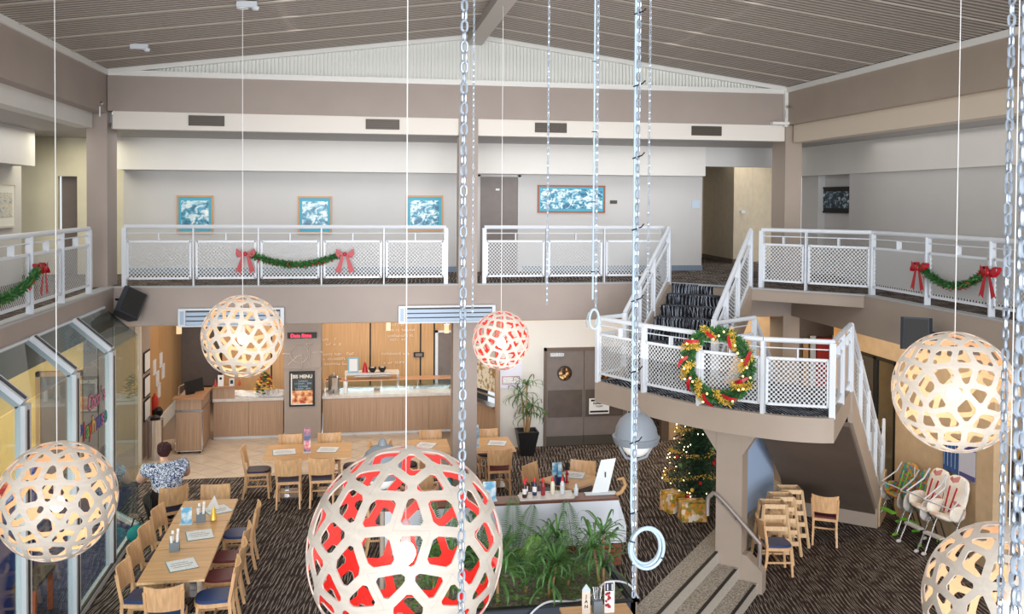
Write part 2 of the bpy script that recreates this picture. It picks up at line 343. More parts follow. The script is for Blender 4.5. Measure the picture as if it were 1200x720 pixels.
# galleries: slabs, soffits, kerbs, carpets
def slab(name, poly, z0, z1, m='fascia'): return struct(MB().prism(poly, z0, z1).build(name, m))
slab('gallery_slab', [(-3.95, 15.65), (7.87, 15.65), (7.87, 24), (-3.95, 24)], 3.12, 3.74)
slab('gallery_slab', [(-9, 2), (-3.95, 2), (-3.95, 24), (-9, 24)], 3.12, 3.74)
slab('gallery_slab', [(7.87, 2), (14, 2), (14, 24), (7.87, 24)], 3.12, 3.74, 'fascia_warm')
slab('gallery_slab', [(5.42, 15.66), (7.93, 13.15), (7.93, 15.66)], 3.55, 3.745, 'fascia_warm')
slab('ceiling', [(-9, 2), (-4.0, 2), (-4.0, 15.7), (7.95, 15.7), (7.95, 2), (13.5, 2), (13.5, 24.5), (-9, 24.5)], 3.1, 3.125, 'soffit')
kerb = MB(); kerb.box(-3.95, 15.64, 3.74, 5.42, 15.8, 3.762); kerb.box(-4.15, 2, 3.74, -3.94, 15.8, 3.762); kerb.box(7.86, 2, 3.74, 8.02, 13.15, 3.762)
kerb.bar((5.42, 15.7, 3.751), (7.95, 13.17, 3.751), .14, .022)
struct(kerb.build('trim_1', mat('kerb_grey', (176, 178, 180), .5)))
struct(MB().prism([(-9, 2), (-4.15, 2), (-4.15, 15.8), (5.5, 15.8), (8.02, 13.3), (8.02, 2), (9.4, 2), (9.4, 24), (-9, 24)], 3.742, 3.757).build('floor', 'carpet'))
# upstairs walls
wb = wall('wall_back', 'wall_grey', -4.45, 18.35, 3.757, 2.36, 18.47, 5.75)
wall('wall_back', 'wall_grey', 3.24, 18.35, 3.757, 7.17, 18.47, 5.75)
wall('wall_back', 'white', -4.45, 17.9, 5.75, 7.06, 18.47, 6.35)
wall('wall_back', 'brown_under', -4.45, 18.36, 5.70, 7.1, 18.48, 5.76)
wall('wall_back', 'wall_cream', -9, 18.35, 3.757, -5.62, 18.47, 6.35)
wall('wall_back', 'wall_cream', -5.62, 18.35, 5.62, -5.28, 18.47, 6.35)
wall('wall_back', 'wall_cream', -5.28, 18.35, 3.757, -4.45, 18.47, 6.35)
struct(MB().box(-5.6, 18.5, 3.757, -5.28, 18.54, 5.64).build('door_1', 'doorgrey'))
wall('wall_right', 'wall_grey', 7.07, 18.47, 3.757, 7.17, 23, 6.35)
wall('wall_back', 'wall_grey', 7.06, 17.9, 5.95, 9.2, 18.1, 6.35)
struct(MB().prism([(8.87, 22.7), (8.74, 20.35), (9.5, 20.95), (11, 21.5), (11, 23)], 3.757, 6.35).build('wall_right', 'wall_beige'))
wall('wall_back', 'wall_beige', 7.1, 22.6, 3.757, 9, 22.7, 6.35)
wall('wall_right', 'wall_grey', 9.35, 2, 3.757, 9.45, 17.6, 5.78)
wall('wall_right', 'wall_grey', 9.11, 2, 3.757, 9.2, 15.85, 5.76)
wall('wall_right', 'white', 9.06, 2, 5.76, 9.45, 17.9, 6.35)
wall('wall_right', 'wall_grey', 9.2, 17.2, 3.757, 9.4, 17.9, 5.76)
sk = MB(); sk.box(-4.4, 18.32, 3.757, 2.36, 18.35, 3.87); sk.box(3.3, 18.32, 3.757, 7.18, 18.35, 3.87)
struct(sk.build('baseboard_back', 'skirting'))
struct(MB().bar((8.86, 22.6, 3.81), (8.73, 20.34, 3.81), .03, .11).bar((8.73, 20.34, 3.81), (9.5, 20.93, 3.81), .03, .11).build('baseboard_right', 'brown_under'))
# door upstairs
d = struct(MB().box(2.42, 18.36, 3.76, 3.2, 18.41, 5.72).build('door_2', 'doorgrey'))
MB().box(2.36, 18.33, 3.76, 2.42, 18.45, 5.74).box(3.2, 18.33, 3.76, 3.26, 18.45, 5.74).box(2.36, 18.33, 5.7, 3.26, 18.45, 5.76).build('door_frame', 'wall_grey', d)
MB().tube([(3.1, 18.35, 4.68), (3.1, 18.3, 4.68), (3.0, 18.3, 4.68)], .012).build('door_handle', 'chrome', d)
MB().box(2.74, 18.35, 5.42, 2.82, 18.358, 5.46).build('number_plate', 'paper', d)
# gallery ceilings
slab('ceiling', [(-9, 2), (-4.35, 2), (-4.35, 15.9), (7.95, 15.9), (7.95, 2), (13, 2), (13, 24), (-9, 24)], 6.352, 6.45, 'ceil')
# beams, bulkheads
def bx(name, m, *a): return struct(MB().box(*a).build(name, m))
bx('beam', 'fascia', -4.04, 15.66, 6.63, 7.71, 15.98, 7.22)
bx('beam', 'fascia', -4.35, 1, 6.58, -4.05, 15.98, 7.22)
bx('beam', 'fascia_warm', 7.72, 1, 6.63, 8.05, 15.98, 7.22)
bx('bulkhead', 'white_up', -3.97, 15.7, 6.34, 7.72, 15.9, 6.63)
bx('bulkhead', 'white', -4.5, 1, 6.34, -4.25, 15.6, 6.6)
bx('bulkhead', mat('cream_bulkhead', (222, 208, 190), .55), 7.84, 1, 6.31, 8.1, 15.6, 6.63)
# columns
struct(MB().box(-4.36, 15.655, 3.7, -4.045, 16.25, 6.6).build('column', 'fascia'))
struct(MB().box(1.69, 15.63, 3.0, 2.02, 15.95, 6.63).box(1.61, 15.66, 0, 2.03, 16.05, 3.13).build('column', 'fascia'))
struct(MB().box(7.715, 15.655, -.5, 8.04, 16.2, 6.63).build('column', 'fascia_warm'))
# roof: ribbed sheets laid across the room, sheet by sheet
EL, ER, PK = (-4.05, 7.28), (7.72, 7.31), (1.95, 8.07)
def rz_(x): return EL[1]+(x-EL[0])*(PK[1]-EL[1])/(PK[0]-EL[0]) if x < PK[0] else PK[1]-(x-PK[0])*(PK[1]-ER[1])/(ER[0]-PK[0])
sheetW = 1.0
def sheet_mb(x0, z0, x1, z1):
    m = MB(); n = 9; pr = []
    for i in range(n):
        y = i*sheetW/n; wd = sheetW/n
        pr += [(y, 0, 1), (y+wd*.42, 0, 0), (y+wd*.5, .022, 0), (y+wd*.9, .022, 0), (y+wd, 0, 1)]
    o = 0
    for i in range(len(pr)-1):
        (ya, da, _), (yb, db, _) = pr[i], pr[i+1]
        if abs(yb-ya) < 1e-6: continue
        m.cur = 1 if da == db == 0 else 0
        m.add([(x0, ya, z0+da), (x0, yb, z0+db), (x1, yb, z1+db), (x1, ya, z1+da)], [(0, 1, 2, 3)])
    m.cur = 2; m.bar((x0, .0, z0-.008), (x1, .0, z1-.008), .03, .02)
    return m.mesh('roof_sheet', ['roof', 'roof_low', 'roof_rib'])
M['roof_low'] = mat('roof_sheet_low_rib', (190, 180, 170), .5)
rf = link('roof', None); rf['kind'] = 'structure'
mL = sheet_mb(EL[0]-.05, EL[1], PK[0], PK[1]); mR = sheet_mb(PK[0], PK[1], ER[0]+.05, ER[1])
for i in range(15):
    y = 14.72-i*sheetW
    for me in (mL, mR): link('roof_sheet', me, rf, (0, y, 0))
MB().box(-4.3, 0, 8.15, 8.1, 16, 8.2).build('roof_deck', 'dark', rf)
struct(MB().box(PK[0]-.13, 0.5, 7.9, PK[0]+.13, 15.66, 8.08).build('ridge_beam', 'ridge'))
# gable cladding
g = MB(); n = 190; 
for i in range(n):
    x0 = EL[0]+(ER[0]-EL[0])*i/n; x1 = EL[0]+(ER[0]-EL[0])*(i+1)/n; xm = x0+(x1-x0)*.62
    for a, b, y in ((x0, xm, 15.70), (xm, x1, 15.735)):
        g.add([(a, y, 7.2), (b, y, 7.2), (b, y, rz_(b)), (a, y, rz_(a))], [(0, 1, 2, 3)])
    g.add([(xm, 15.70, 7.2), (xm, 15.735, 7.2), (xm, 15.735, rz_(xm)), (xm, 15.70, rz_(xm))], [(0, 1, 2, 3)])
    g.add([(x1, 15.735, 7.2), (x1, 15.70, 7.2), (x1, 15.70, rz_(x1)), (x1, 15.735, rz_(x1))], [(0, 1, 2, 3)])
struct(g.build('gable_cladding', 'gable'))
t = MB(); t.box(EL[0], 15.62, 7.2, ER[0], 15.74, 7.29); t.bar((EL[0], 15.66, 7.27), (PK[0], 15.66, 8.06), .12, .1); t.bar((PK[0], 15.66, 8.06), (ER[0], 15.66, 7.3), .12, .1)
struct(t.build('trim_2', 'trimwhite'))
struct(MB().box(-4.1, 1, 7.2, -4.01, 15.66, 7.29).build('trim_3', 'trimwhite'))
struct(MB().box(7.68, 1, 7.22, 7.76, 15.66, 7.31).build('trim_4', 'trimwhite'))
struct(MB().box(7.66, 15.58, 6.6, 7.72, 15.65, 7.3).box(7.4, 15.52, 6.63, 7.95, 15.64, 6.68).build('trim_5', 'trimwhite'))
# ---- stairs between the galleries, the landing and the lower floor
ZL = 2.4
LP = [(3.64, 13.75), (4.1, 12.8), (4.445, 12.19), (4.85, 11.68), (5.29, 11.29), (5.6, 11.08), (5.91, 10.95), (6.11, 10.92)]
G_ = (7.29, 12.56)
LPs = [tuple(v)[:2] for v in smooth([(x, y, 0) for x, y in LP], 4)]
poly = LPs+[G_, S(14.31, -3.9), S(13.5, -4.25), S(13.42, -5.75)]
stair = link('staircase', None); stair['kind'] = 'structure'
MB().prism(poly, ZL-.33, ZL-.004).build('landing_slab', 'fascia_warm', stair, True)
inner = [(V3((p[0], p[1], 0))+(V3((5.6, 13.2, 0))-V3((p[0], p[1], 0))).normalized()*.1).to_tuple()[:2] for p in poly]
MB().prism(inner, ZL-.004, ZL+.006).build('landing_carpet', 'carpet_stair', stair)
# upper flight
rise = (3.76-ZL)/8; run = (15.42-13.42)/7
for i in range(8):
    s0 = 13.42+i*run; z1 = ZL+(i+1)*rise
    MB().extrude([S3(s0-.02, -5.68, z1-.001), S3(s0-.02, -5.68, z1-.03), S3(s0, -5.68, z1-.04), S3(s0, -5.68, z1-rise-.02), S3(s0+run+.05, -5.68, z1-.05), S3(s0+run+.05, -5.68, z1-.001)], (V3((NS[0], NS[1], 0))*1.36)).build('step', 'carpet_stair', stair)
def stringer(n, s0, z0, s1, z1, dz, th=.07, m='fascia_warm'):
    return MB().extrude([S3(s0, n-th/2, z0), S3(s1, n-th/2, z1), S3(s1, n-th/2, z1-dz), S3(s0, n-th/2, z0-dz)], V3((NS[0], NS[1], 0))*th).build('stringer', m, stair)
for n in (-5.73, -4.27): stringer(n, 13.3, ZL+.12, 15.35, 3.80, .48)
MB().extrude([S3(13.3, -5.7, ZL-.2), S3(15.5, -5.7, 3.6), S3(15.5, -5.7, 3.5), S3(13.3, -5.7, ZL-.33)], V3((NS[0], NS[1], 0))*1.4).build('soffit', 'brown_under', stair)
# lower flight
sl = .795; rr = 2.9/17; rn = rr/sl
for i in range(17):
    s0 = 14.31+i*rn; z1 = ZL-(i+1)*rr
    MB().extrude([S3(s0, -3.85, z1), S3(s0+rn+.02, -3.85, z1), S3(s0+rn+.02, -3.85, z1-.03), S3(s0+rn, -3.85, z1-.05), S3(s0+rn, -3.85, z1-rr), S3(s0, -3.85, z1-.04)], V3((NS[0], NS[1], 0))*1.38).build('step', 'carpet_stair', stair)
for n in (-3.9, -2.44): stringer(n, 14.31, ZL, 17.55, ZL-3.24*sl, .5)
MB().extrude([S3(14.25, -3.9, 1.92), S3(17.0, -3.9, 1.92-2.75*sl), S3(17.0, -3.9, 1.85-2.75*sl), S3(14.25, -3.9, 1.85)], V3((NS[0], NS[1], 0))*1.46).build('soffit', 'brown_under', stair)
MB().prism([S(16.9, -4.7), S(16.9, -2.4), S(17.0, -2.4), S(17.0, -4.7)], -.5, -.12).build('plinth', 'fascia_warm', stair)
MB().extrude([S3(17.0, -2.5, -.5), S3(17.0, -2.5, -.12), S3(17.35, -2.5, .06), S3(17.55, -2.5, .32), S3(17.8, -2.5, .32), S3(17.8, -2.5, -.5)], V3((NS[0], NS[1], 0))*.12).build('newel_block', 'wall_tan', stair)
# landing column with its flared head
cs = [(-4.12, -3.73)]
MB().prism([S(13.13, -4.12), S(13.13, -3.73), S(13.42, -3.73), S(13.42, -4.12)], -.5, 2.07).build('column', 'fascia_warm', stair)
MB().extrude([S3(13.14, -4.12, 1.5), S3(13.14, -3.73, 1.5), S3(13.14, -3.38, 2.07), S3(13.14, -4.52, 2.07)], V3((DS[0], DS[1], 0))*.27).build('column_head', 'fascia_warm', stair)
# pale blue partition under the stairs
struct(MB().bar((6.25, 14.1, .95), (7.25, 15.05, .95), .06, 1.9).build('partition', mat('pale_blue_panel', (176, 200, 232), .3)))

# ================================================================ SERVERY AND FITTINGS
# panelled wall behind the servery, each board a piece
tw = link('wall_servery', None); tw['kind'] = 'structure'
xs = [-3.25, -2.09, -.9, .27, 1.5, 1.84]
for a, b in zip(xs[:-1], xs[1:]): MB().box(a+.02, 22.5, 0, b-.02, 22.54, 3.1).build('panel', 'timber_gold', tw)
MB().box(-3.3, 22.54, 0, 3.2, 22.6, 3.1).build('backing', 'black', tw)
MB().box(1.86, 22.5, 1.98, 3.2, 22.54, 3.1).build('panel', 'timber_gold', tw)
dk = struct(MB().box(1.93, 22.47, 0, 2.75, 22.52, 1.93).build('door_3', 'doorgrey'))
MB().box(1.86, 22.44, 0, 1.93, 22.53, 1.98).box(1.86, 22.44, 1.93, 2.8, 22.53, 1.98).build('door_frame', 'rail', dk)
MB().tube([(2.0, 22.45, .95), (2.0, 22.42, .95), (2.0, 22.42, 1.1)], .012).build('door_handle', 'chrome', dk)
for y0, y1 in ((19.7, 21.32), (21.34, 22.8), (22.82, 23.9)): MB().box(-4.445, y0, .35, -4.43, y1, 3.1).build('panel', 'timber_gold', tw)
struct(MB().extrude([(-4.44, 20.2, 0), (-4.44, 23.9, 0), (-4.44, 23.9, .3), (-4.44, 20.2, .3)], (.05, 0, 0)).build('baseboard_left', 'trimwhite'))
struct(MB().box(-4.3, 18.58, 0, -4.2, 18.66, 2.95).build('trim_6', 'trimwhite'))
# chalked menu lines on the panels (too fine to read: strokes of lettering)
ms = thing('menu_lettering', 'white hand-lettered menu lines on the oak wall behind the servery', 'lettering', (0, 22.49, 0))
rnd = random.Random(3)
lm = mat('white_lettering', (250, 240, 225), .5)
for (x0, x1, z) in ((-1.35, -.55, 1.78), (-.98, -.45, 1.66), (-1.35, -.1, 1.42), (-1.25, -.3, 1.3), (-1.25, -.3, 1.18), (.75, 1.1, 2.12), (.65, 1.35, 1.98), (.7, 1.3, 1.84), (.75, 1.15, 1.74), (.55, 1.2, 1.4), (.6, 1.1, 1.18)):
    mb = MB(); x = x0
    while x < x1:
        l = rnd.uniform(.015, .04)
        if rnd.random() < .8:
            q = rnd.random(); h = rnd.uniform(.03, .06)
            mb.box(x, -.005, z, x+.008, 0, z+h)
            if q > .3: mb.box(x, -.005, z+h-.008, x+l, 0, z+h)
            if q < .6: mb.box(x, -.005, z, x+l, 0, z+.008)
        x += l+.014
    mb.build('lettering_line', lm, ms)
fr = MB().box(1.33, 22.44, 1.33, 1.58, 22.49, 1.45).build('wall_clock_panel', 'black'); tag(fr, 'small black framed display on the oak wall behind the servery', 'display')
MB().box(1.37, 22.43, 1.355, 1.54, 22.445, 1.425).build('screen', 'doorgrey', fr)
# pillar between the two counters
pil = struct(MB().box(-1.6, 20.13, 0, -.82, 20.95, 3.12).build('column', 'fascia'))
MB().box(-1.62, 20.1, 1.52, -.8, 20.135, 1.54).build('ledge', 'fascia', pil)
led = tag(link('scrolling_led_sign', None, None, (-1.22, 20.09, 2.26)), 'black moving-message sign with glowing red words on the servery pillar', 'sign')
MB().box(-.31, -.03, -.055, .31, .035, .065).build('housing', 'black', led)
text('lettering', 'Data Signs', .105, mat('red_led', (255, 60, 90), .5, emit=(255, 40, 70), es=3), led, (-.02, -.034, -.032), (PI/2, 0, 0), bold=.002)
em = thing('cutlery_emblem', 'metal plate, fork, knife and cocktail glass line emblem on the pillar', 'emblem', (-1.22, 20.1, 1.84))
mt = mat('brushed_outline', (214, 205, 198), .35, .5)
MB().tube([(-.06+.19*math.cos(t*PI/16), 0, .02+.19*math.sin(t*PI/16)) for t in range(33)], .011, 6).build('plate_ring', mt, em)
MB().tube([(-.06+.12*math.cos(t*PI/12), 0, .02+.12*math.sin(t*PI/12)) for t in range(8, 17)], .008, 6).build('plate_inner_arc', mt, em)
MB().tube([(-.42, 0, .03), (-.26, 0, .03)], .011).tube([(.22, 0, .05), (.44, 0, .05)], .011).build('cutlery_bar', mt, em)
MB().tube([(.08, 0, .25), (.24, 0, .25), (.16, 0, .15), (.08, 0, .25)], .011).tube([(.16, 0, .15), (.16, 0, -.08)], .011).build('cocktail_glass', mt, em)
MB().tube([(-.3, 0, -.22), (-.1, 0, -.02), (.0, 0, .0)], .011).tube([(.0, 0, -.0), (.0, 0, -.28)], .011).tube([(.1, 0, -.12), (.16, 0, -.22), (.24, 0, -.25)], .007).build('fork_and_knife', mt, em)
mn = tag(link('menu_board', None, None, (-1.22, 20.1, 1.1)), 'black framed menu poster reading SIS MENU on the servery pillar', 'poster')
MB().box(-.27, -.02, -.38, .27, .03, .38).build('frame', 'black', mn)
MB().box(-.235, -.026, -.33, -.21, -.018, .34).box(-.235, -.026, -.34, .225, -.018, -.32).build('paper_margin', 'paper', mn)
MB().box(-.21, -.026, -.02, .225, -.018, .34).build('slate_panel', mat('slate', (62, 62, 64), .5), mn)
MB().box(-.21, -.026, -.32, .225, -.018, -.03).build('food_picture', ramp_mat('food_print', 'ShaderNodeTexNoise', 9, [(.35, (176, 60, 44)), (.5, (236, 170, 110)), (.65, (250, 226, 190))], .5), mn)
lw = mat('menu_white', (246, 240, 226), .5); lb = mat('menu_blue', (160, 196, 214), .5)
text('lettering', 'SIS MENU', .1, lw, mn, (.01, -.03, .24), (PI/2, 0, 0), bold=.003)
for s_, z_ in (('LUNCH', .155), ('11:30AM - 2PM', .1), ('DINNER', .04), ('5:30PM - 8PM', -.015)): text('lettering', s_, .058, lb, mn, (.02, -.03, z_), (PI/2, 0, 0))
# counters
def counter(name, label, x0, x1, y0=20.3, y1=21.1):
    r = thing(name, label, 'counter', ((x0+x1)/2, y0, 0)); w = (x1-x0)/2
    MB().box(-w, .03, .05, w, y1-y0, .83).build('body', 'timber', r)
    n = max(2, int(round(w*2/.62)))
    for i in range(n): MB().box(-w+2*w*i/n+.003, 0, .06, -w+2*w*(i+1)/n-.003, .03, .83).build('front_panel', 'timber', r)
    MB().box(-w, .02, 0, w, .06, .06).build('kick_strip', 'rail', r)
    MB().box(-w-.01, -.04, .83, w+.01, y1-y0+.02, .89).build('benchtop', 'stone', r)
    return r
counter('servery_counter', 'long timber fronted servery counter with pale benchtop right of the pillar', -.79, 2.13)
counter('servery_counter', 'short timber fronted counter with pale benchtop left of the pillar', -3.1, -1.63)
dv = struct(MB().prism([(2.17, 20.4), (2.25, 20.45), (2.98, 18.9), (2.88, 18.8)], 0, .82).build('partition', 'timber'))
dv2 = struct(MB().prism([(2.17, 20.4), (2.25, 20.45), (2.98, 18.9), (2.88, 18.8)], 1.75, 3.1).build('partition', 'white'))
struct(MB().box(2.82, 18.75, 0, 2.92, 18.85, 3.1).build('trim_7', 'timber'))
mb = MB().bar((2.24, 20.3, .84), (2.86, 18.86, .84), .22, .05); mb.bar((2.24, 20.3, 1.05), (2.86, 18.86, 1.05), .05, .03); tag(mb.build('serving_hatch_shelf', 'steel'), 'steel shelf of the serving hatch beside the white wall', 'shelf')
tag(MB().bar((2.2, 20.42, 1.42), (2.92, 18.9, 1.42), .03, .6).build('hatch_sign', ramp_mat('hatch_print', 'ShaderNodeTexNoise', 9, [(.42, (168, 138, 92)), (.5, (238, 232, 214))], .5)), 'white hatch panel with gold script behind the pot plant', 'sign')
# cash desk
r = thing('cash_desk', 'tall timber cash desk with oak capping at the end of the servery', 'counter', (-3.42, 19.25, 0))
MB().box(-.26, 0, .07, .25, 1.05, .86).build('body', 'timber', r); MB().box(-.255, .01, .9, .245, 1.05, 1.12).build('upstand', 'timber', r)
MB().box(-.27, -.01, .86, .27, 1.05, .9).build('rail_strip', 'steel', r)
MB().box(-.27, -.015, .05, -.25, 0, .88).box(.25, -.015, .05, .27, 0, .88).box(-.27, -.015, .05, .27, 0, .07).build('edge_trim', 'steel', r)
MB().box(-.31, -.06, 1.12, .3, .2, 1.16).box(.04, .2, 1.12, .3, 1.15, 1.16).box(.04, 1.0, 1.12, .78, 1.15, 1.16).build('capping', 'timber_top', r)
MB().box(.3, 1.05, .84, .76, 1.1, 1.12).build('raised_panel', 'timber', r)
for x in (-.2, .2): MB().lathe([(.025, 0), (.025, .06)], 8, (x, .05, 0)).build('castor', 'black', r)
m_ = thing('till_monitor', 'black till monitor on the cash desk, seen from behind', 'monitor', (-3.55, 19.8, .9))
MB().bar((-.02, -.12, .33), (.3, .12, .38), .03, .34).build('screen', 'dark', m_); MB().lathe([(.12, 0), (.1, .03), (.03, .05), (.03, .3)], 12, (.1, 0, 0)).build('stand', 'dark', m_)
MB().box(-.2, -.15, 0, .18, .12, .12).build('till_box', 'black', m_)
MB().tube([(-.16, -.1, .1), (-.14, -.12, .4), (-.02, -.12, .46)], .012).build('cable_arm', 'chrome', m_)
pp = thing('price_stand', 'white leaflet stand with black logo on the cash desk ledge', 'stand', (-2.95, 20.32, 1.16)); MB().box(-.06, -.01, 0, .06, .01, .24).build('card', 'paper', pp); MB().ball((0, -.012, .17), .03, 8, (1, .2, 1)).build('mark', 'black', pp)
pp = thing('card_reader', 'small white card reader on the cash desk ledge', 'card reader', (-2.72, 20.32, 1.16)); MB().box(-.05, -.02, 0, .05, .02, .16).build('body', 'rail', pp); MB().box(-.03, -.024, .05, .03, -.018, .13).build('screen', 'dark', pp)
for x, lb_ in ((-3.06, 'tiny red tree ornament left of the leaflet stand'), (-2.56, 'tiny red tree ornament right of the card reader')):
    o = thing('tree_ornament', lb_, 'ornament', (x, 20.32, 1.16), group='red tree ornaments at the servery'); MB().lathe([(.035, .02), (.0, .17)], 10).build('cone', 'redpaint', o); MB().lathe([(.01, 0), (.01, .03)], 6).build('trunk', 'black', o)
# gauze and christmas flowers on the left counter
gz = MB(); rnd = random.Random(5)
for i in range(26): gz.ball((-2.4+rnd.uniform(-.55, .7), 20.55+rnd.uniform(-.15, .25), .91), rnd.uniform(.07, .13), 8, (1.3, 1, .6))
tag(gz.build('white_gauze', mat('gauze', (240, 240, 240), .9), smooth=True), 'crumpled white gauze spread on the counter left of the pillar', 'cloth')
fl = thing('christmas_flowers', 'red and green christmas flower arrangement standing in white gauze', 'flowers', (-2.05, 20.5, .96))
a_, b_, c_ = MB(), MB(), MB()
for i in range(160):
    t = rnd.random()*2*PI; h = rnd.random(); rr_ = .24*(1-h)**.7+.02; p = (rr_*math.cos(t)*rnd.uniform(.5, 1), rr_*math.sin(t), .03+h*.42)
    (a_, b_, c_)[0 if i % 2 else (1 if i % 4 else 2)].ball(p, rnd.uniform(.018, .034), 6, (1.4, 1, .6))
M['leafdark'] = mat('fir_green', (46, 84, 44), .6, vary=.2, scale=20); M['berry'] = mat('berry_red', (188, 22, 40), .4); M['gold'] = mat('gold_foil', (240, 200, 84), .35, .35)
a_.build('foliage', 'leafdark', fl); b_.build('red_flower', 'berry', fl); c_.build('gold_leaf', 'gold', fl)
bk = tag(link('condiment_tray', None, None, (-1.9, 20.42, .9)), 'white tray of jars beside the pillar on the left counter', 'tray'); MB().box(-.2, -.1, 0, .24, .1, .02).build('base', 'rail', bk)
for x in (-.12, 0, .12): MB().lathe([(.05, .02), (.05, .12), (.03, .14), (.03, .2 if x == 0 else .15)], 12, (x, 0, 0)).build('jar', 'stone', bk)
# glass guard, over-shelf and what stands there
gg = thing('sneeze_guard', 'low glass guard with copper top rail along the servery bench', 'glass guard', (.7, 20.75, .89))
MB().box(-1.45, -.01, .02, 1.42, 0, .22).build('glass_pane', 'glass', gg); MB().box(-1.48, -.02, .22, 1.45, .3, .245).build('top_rail', mat('copper_rail', (214, 164, 128), .3, .3), gg)
for x in (-1.45, -.2, .62, 1.4): MB().box(x-.012, -.015, 0, x+.012, .01, .22).build('post', 'steel', gg)
for i, x in enumerate((-.75, .15, .95)): MB().box(x-.38, .04, .0, x+.38, .3, .06).build('serving_tray', 'steel', gg)
sh = thing('over_shelf', 'white raised shelf on thin legs above the servery bench', 'shelf', (.3, 20.9, .89))
MB().box(-.62, -.2, .36, .6, .2, .4).build('shelf_board', 'stone', sh); MB().box(-.4, -.15, .31, .4, .15, .34).build('lamp_housing', 'steel', sh)
for x in (-.6, .58):
    for y in (-.18, .18): MB().box(x-.012, y-.012, 0, x+.012, y+.012, .36).build('leg', 'steel', sh)
z = 1.29
o = thing('counter_card', 'white card with blue border standing on the raised shelf', 'card', (-.13, 20.85, z)); MB().box(-.12, -.01, 0, .12, .01, .34).build('frame', mat('cyan_border', (120, 186, 214), .5), o); MB().box(-.09, -.014, .03, .09, -.008, .31).build('card', 'paper', o)
o = thing('tree_ornament', 'red felt tree ornament on the raised servery shelf', 'ornament', (.13, 20.85, z), group='red tree ornaments at the servery'); MB().lathe([(.07, 0), (.05, .08), (.06, .08), (.035, .16), (.045, .16), (0, .25)], 10).build('cone', 'berry', o)
for x, l in ((.3, 'black bowl on the raised shelf, nearer the red ornament'), (.52, 'black bowl on the raised shelf, farther from the red ornament')):
    o = thing('bowl', l, 'bowl', (x, 20.85, z), group='bowls on the servery shelf'); MB().lathe([(.04, 0), (.08, .05), (.09, .11), (.08, .11), (.05, .04), (0, .03)], 16).build('body', 'dark', o); MB().ball((0, 0, .1), .05, 8, (1, 1, .4)).build('contents', 'stone', o)
o = thing('hot_water_urn', 'polished steel hot water urn with lid beside the pillar', 'urn', (-.56, 20.62, .89))
MB().lathe([(.11, 0), (.12, .03), (.12, .34), (.125, .35)], 20).build('body', 'chrome', o, True); MB().lathe([(.125, .35), (.1, .39), (.03, .41), (.02, .44), (0, .45)], 20).build('lid', 'steel', o, True)
MB().tube([(0, -.12, .06), (0, -.17, .06), (0, -.17, .03)], .014).build('tap', 'black', o); MB().tube([(-.12, 0, .3), (-.17, 0, .3)], .012).tube([(.12, 0, .3), (.17, 0, .3)], .012).build('handle', 'black', o)
o = thing('cup_stack', 'white paper cups stacked right of the steel urn', 'cups', (-.3, 20.55, .89)); MB().lathe([(.04, 0), (.05, .25), (.045, .25), (0, .2)], 14).build('cups', 'paper', o)
for i, (x, y, l) in enumerate(((-4.05, 21.6, 'small hanging glass lantern at the left end of the servery'), (.68, 21.6, 'small hanging glass lantern above the middle of the servery'), (2.0, 21.0, 'small hanging glass lantern at the right end of the servery'))):
    o = thing('hanging_lantern', l, 'lamp', (x, y, 2.25), group='small lanterns over the servery')
    MB().tube([(0, 0, .1), (0, 0, .85)], .006, 6).build('rod', 'wire', o); MB().box(-.06, -.06, .08, .06, .06, .1).build('cap', 'steel', o)
    MB().box(-.05, -.05, -.12, .05, .05, .08).build('shade', mat('lantern_glass', (236, 214, 180), .4, emit=(255, 220, 170), es=.5), o)
# units on the fascia
def ac(x0, x1, label):
    o = thing('ceiling_heater_unit', label, 'air unit', ((x0+x1)/2, 15.6, 3.1), group='white louvred units on the gallery fascia'); w = (x1-x0)/2
    MB().box(-w, -.06, 0, w, .04, .3).build('casing', 'rail', o)
    blu = mat('unit_blue_grey', (168, 190, 214), .4)
    MB().box(-w+.12, -.068, .03, w-.06, -.058, .27).build('recess', 'dark', o)
    for i in range(3): MB().bar((-w+.13, -.085, .065+i*.075), (w-.07, -.085, .065+i*.075), .03, .055).build('louvre', blu, o)
    MB().box(-w+.03, -.066, .04, -w+.09, -.058, .26).build('end_plate', blu, o)
ac(-2.93, -1.24, 'long louvred white unit on the fascia above the cash desk')
ac(.66, 2.33, 'long louvred white unit on the fascia beside the central column')
for i, (x, l) in enumerate(((-2.5, 'dark bronze air vent in the bulkhead, nearest the left corner'), (.385, 'dark bronze air vent in the bulkhead, left of the central column'), (3.317, 'dark bronze air vent in the bulkhead, right of the central column'), (6.2, 'dark bronze air vent in the bulkhead, nearest the right corner'))):
    o = thing('air_vent', l, 'vent', (x, 15.69, 6.5), group='air vents in the white bulkhead'); MB().box(-.285, -.012, -.085, .285, .01, .085).build('frame', 'vent', o)
    for k_ in range(6): MB().bar((-.265, -.016, -.065+k_*.026), (.265, -.016, -.065+k_*.026), .012, .006).build('slat', 'kick', o)
def speaker(label, loc, rot, arm):
    o = tag(link('loudspeaker', None, None, loc, rot=rot), label, 'speaker', 'black loudspeakers on the gallery fascias')
    MB().extrude([(-.16, -.11, -.22), (.16, -.11, -.22), (.2, -.05, -.22), (.14, .16, -.22), (-.14, .16, -.22), (-.2, -.05, -.22)], (0, 0, .44)).build('cabinet', mat('blue_black', (44, 52, 62), .4), o)
    MB().box(-.15, -.118, -.2, .15, -.11, .2).build('grille', 'black', o)
    MB().tube(arm, .02).build('bracket', 'black', o)
speaker('black loudspeaker tilted down from the left corner of the gallery', (-3.62, 15.3, 3.52), (-.35, .5, .5), [(0, .15, .1), (-.1, .45, .15)])
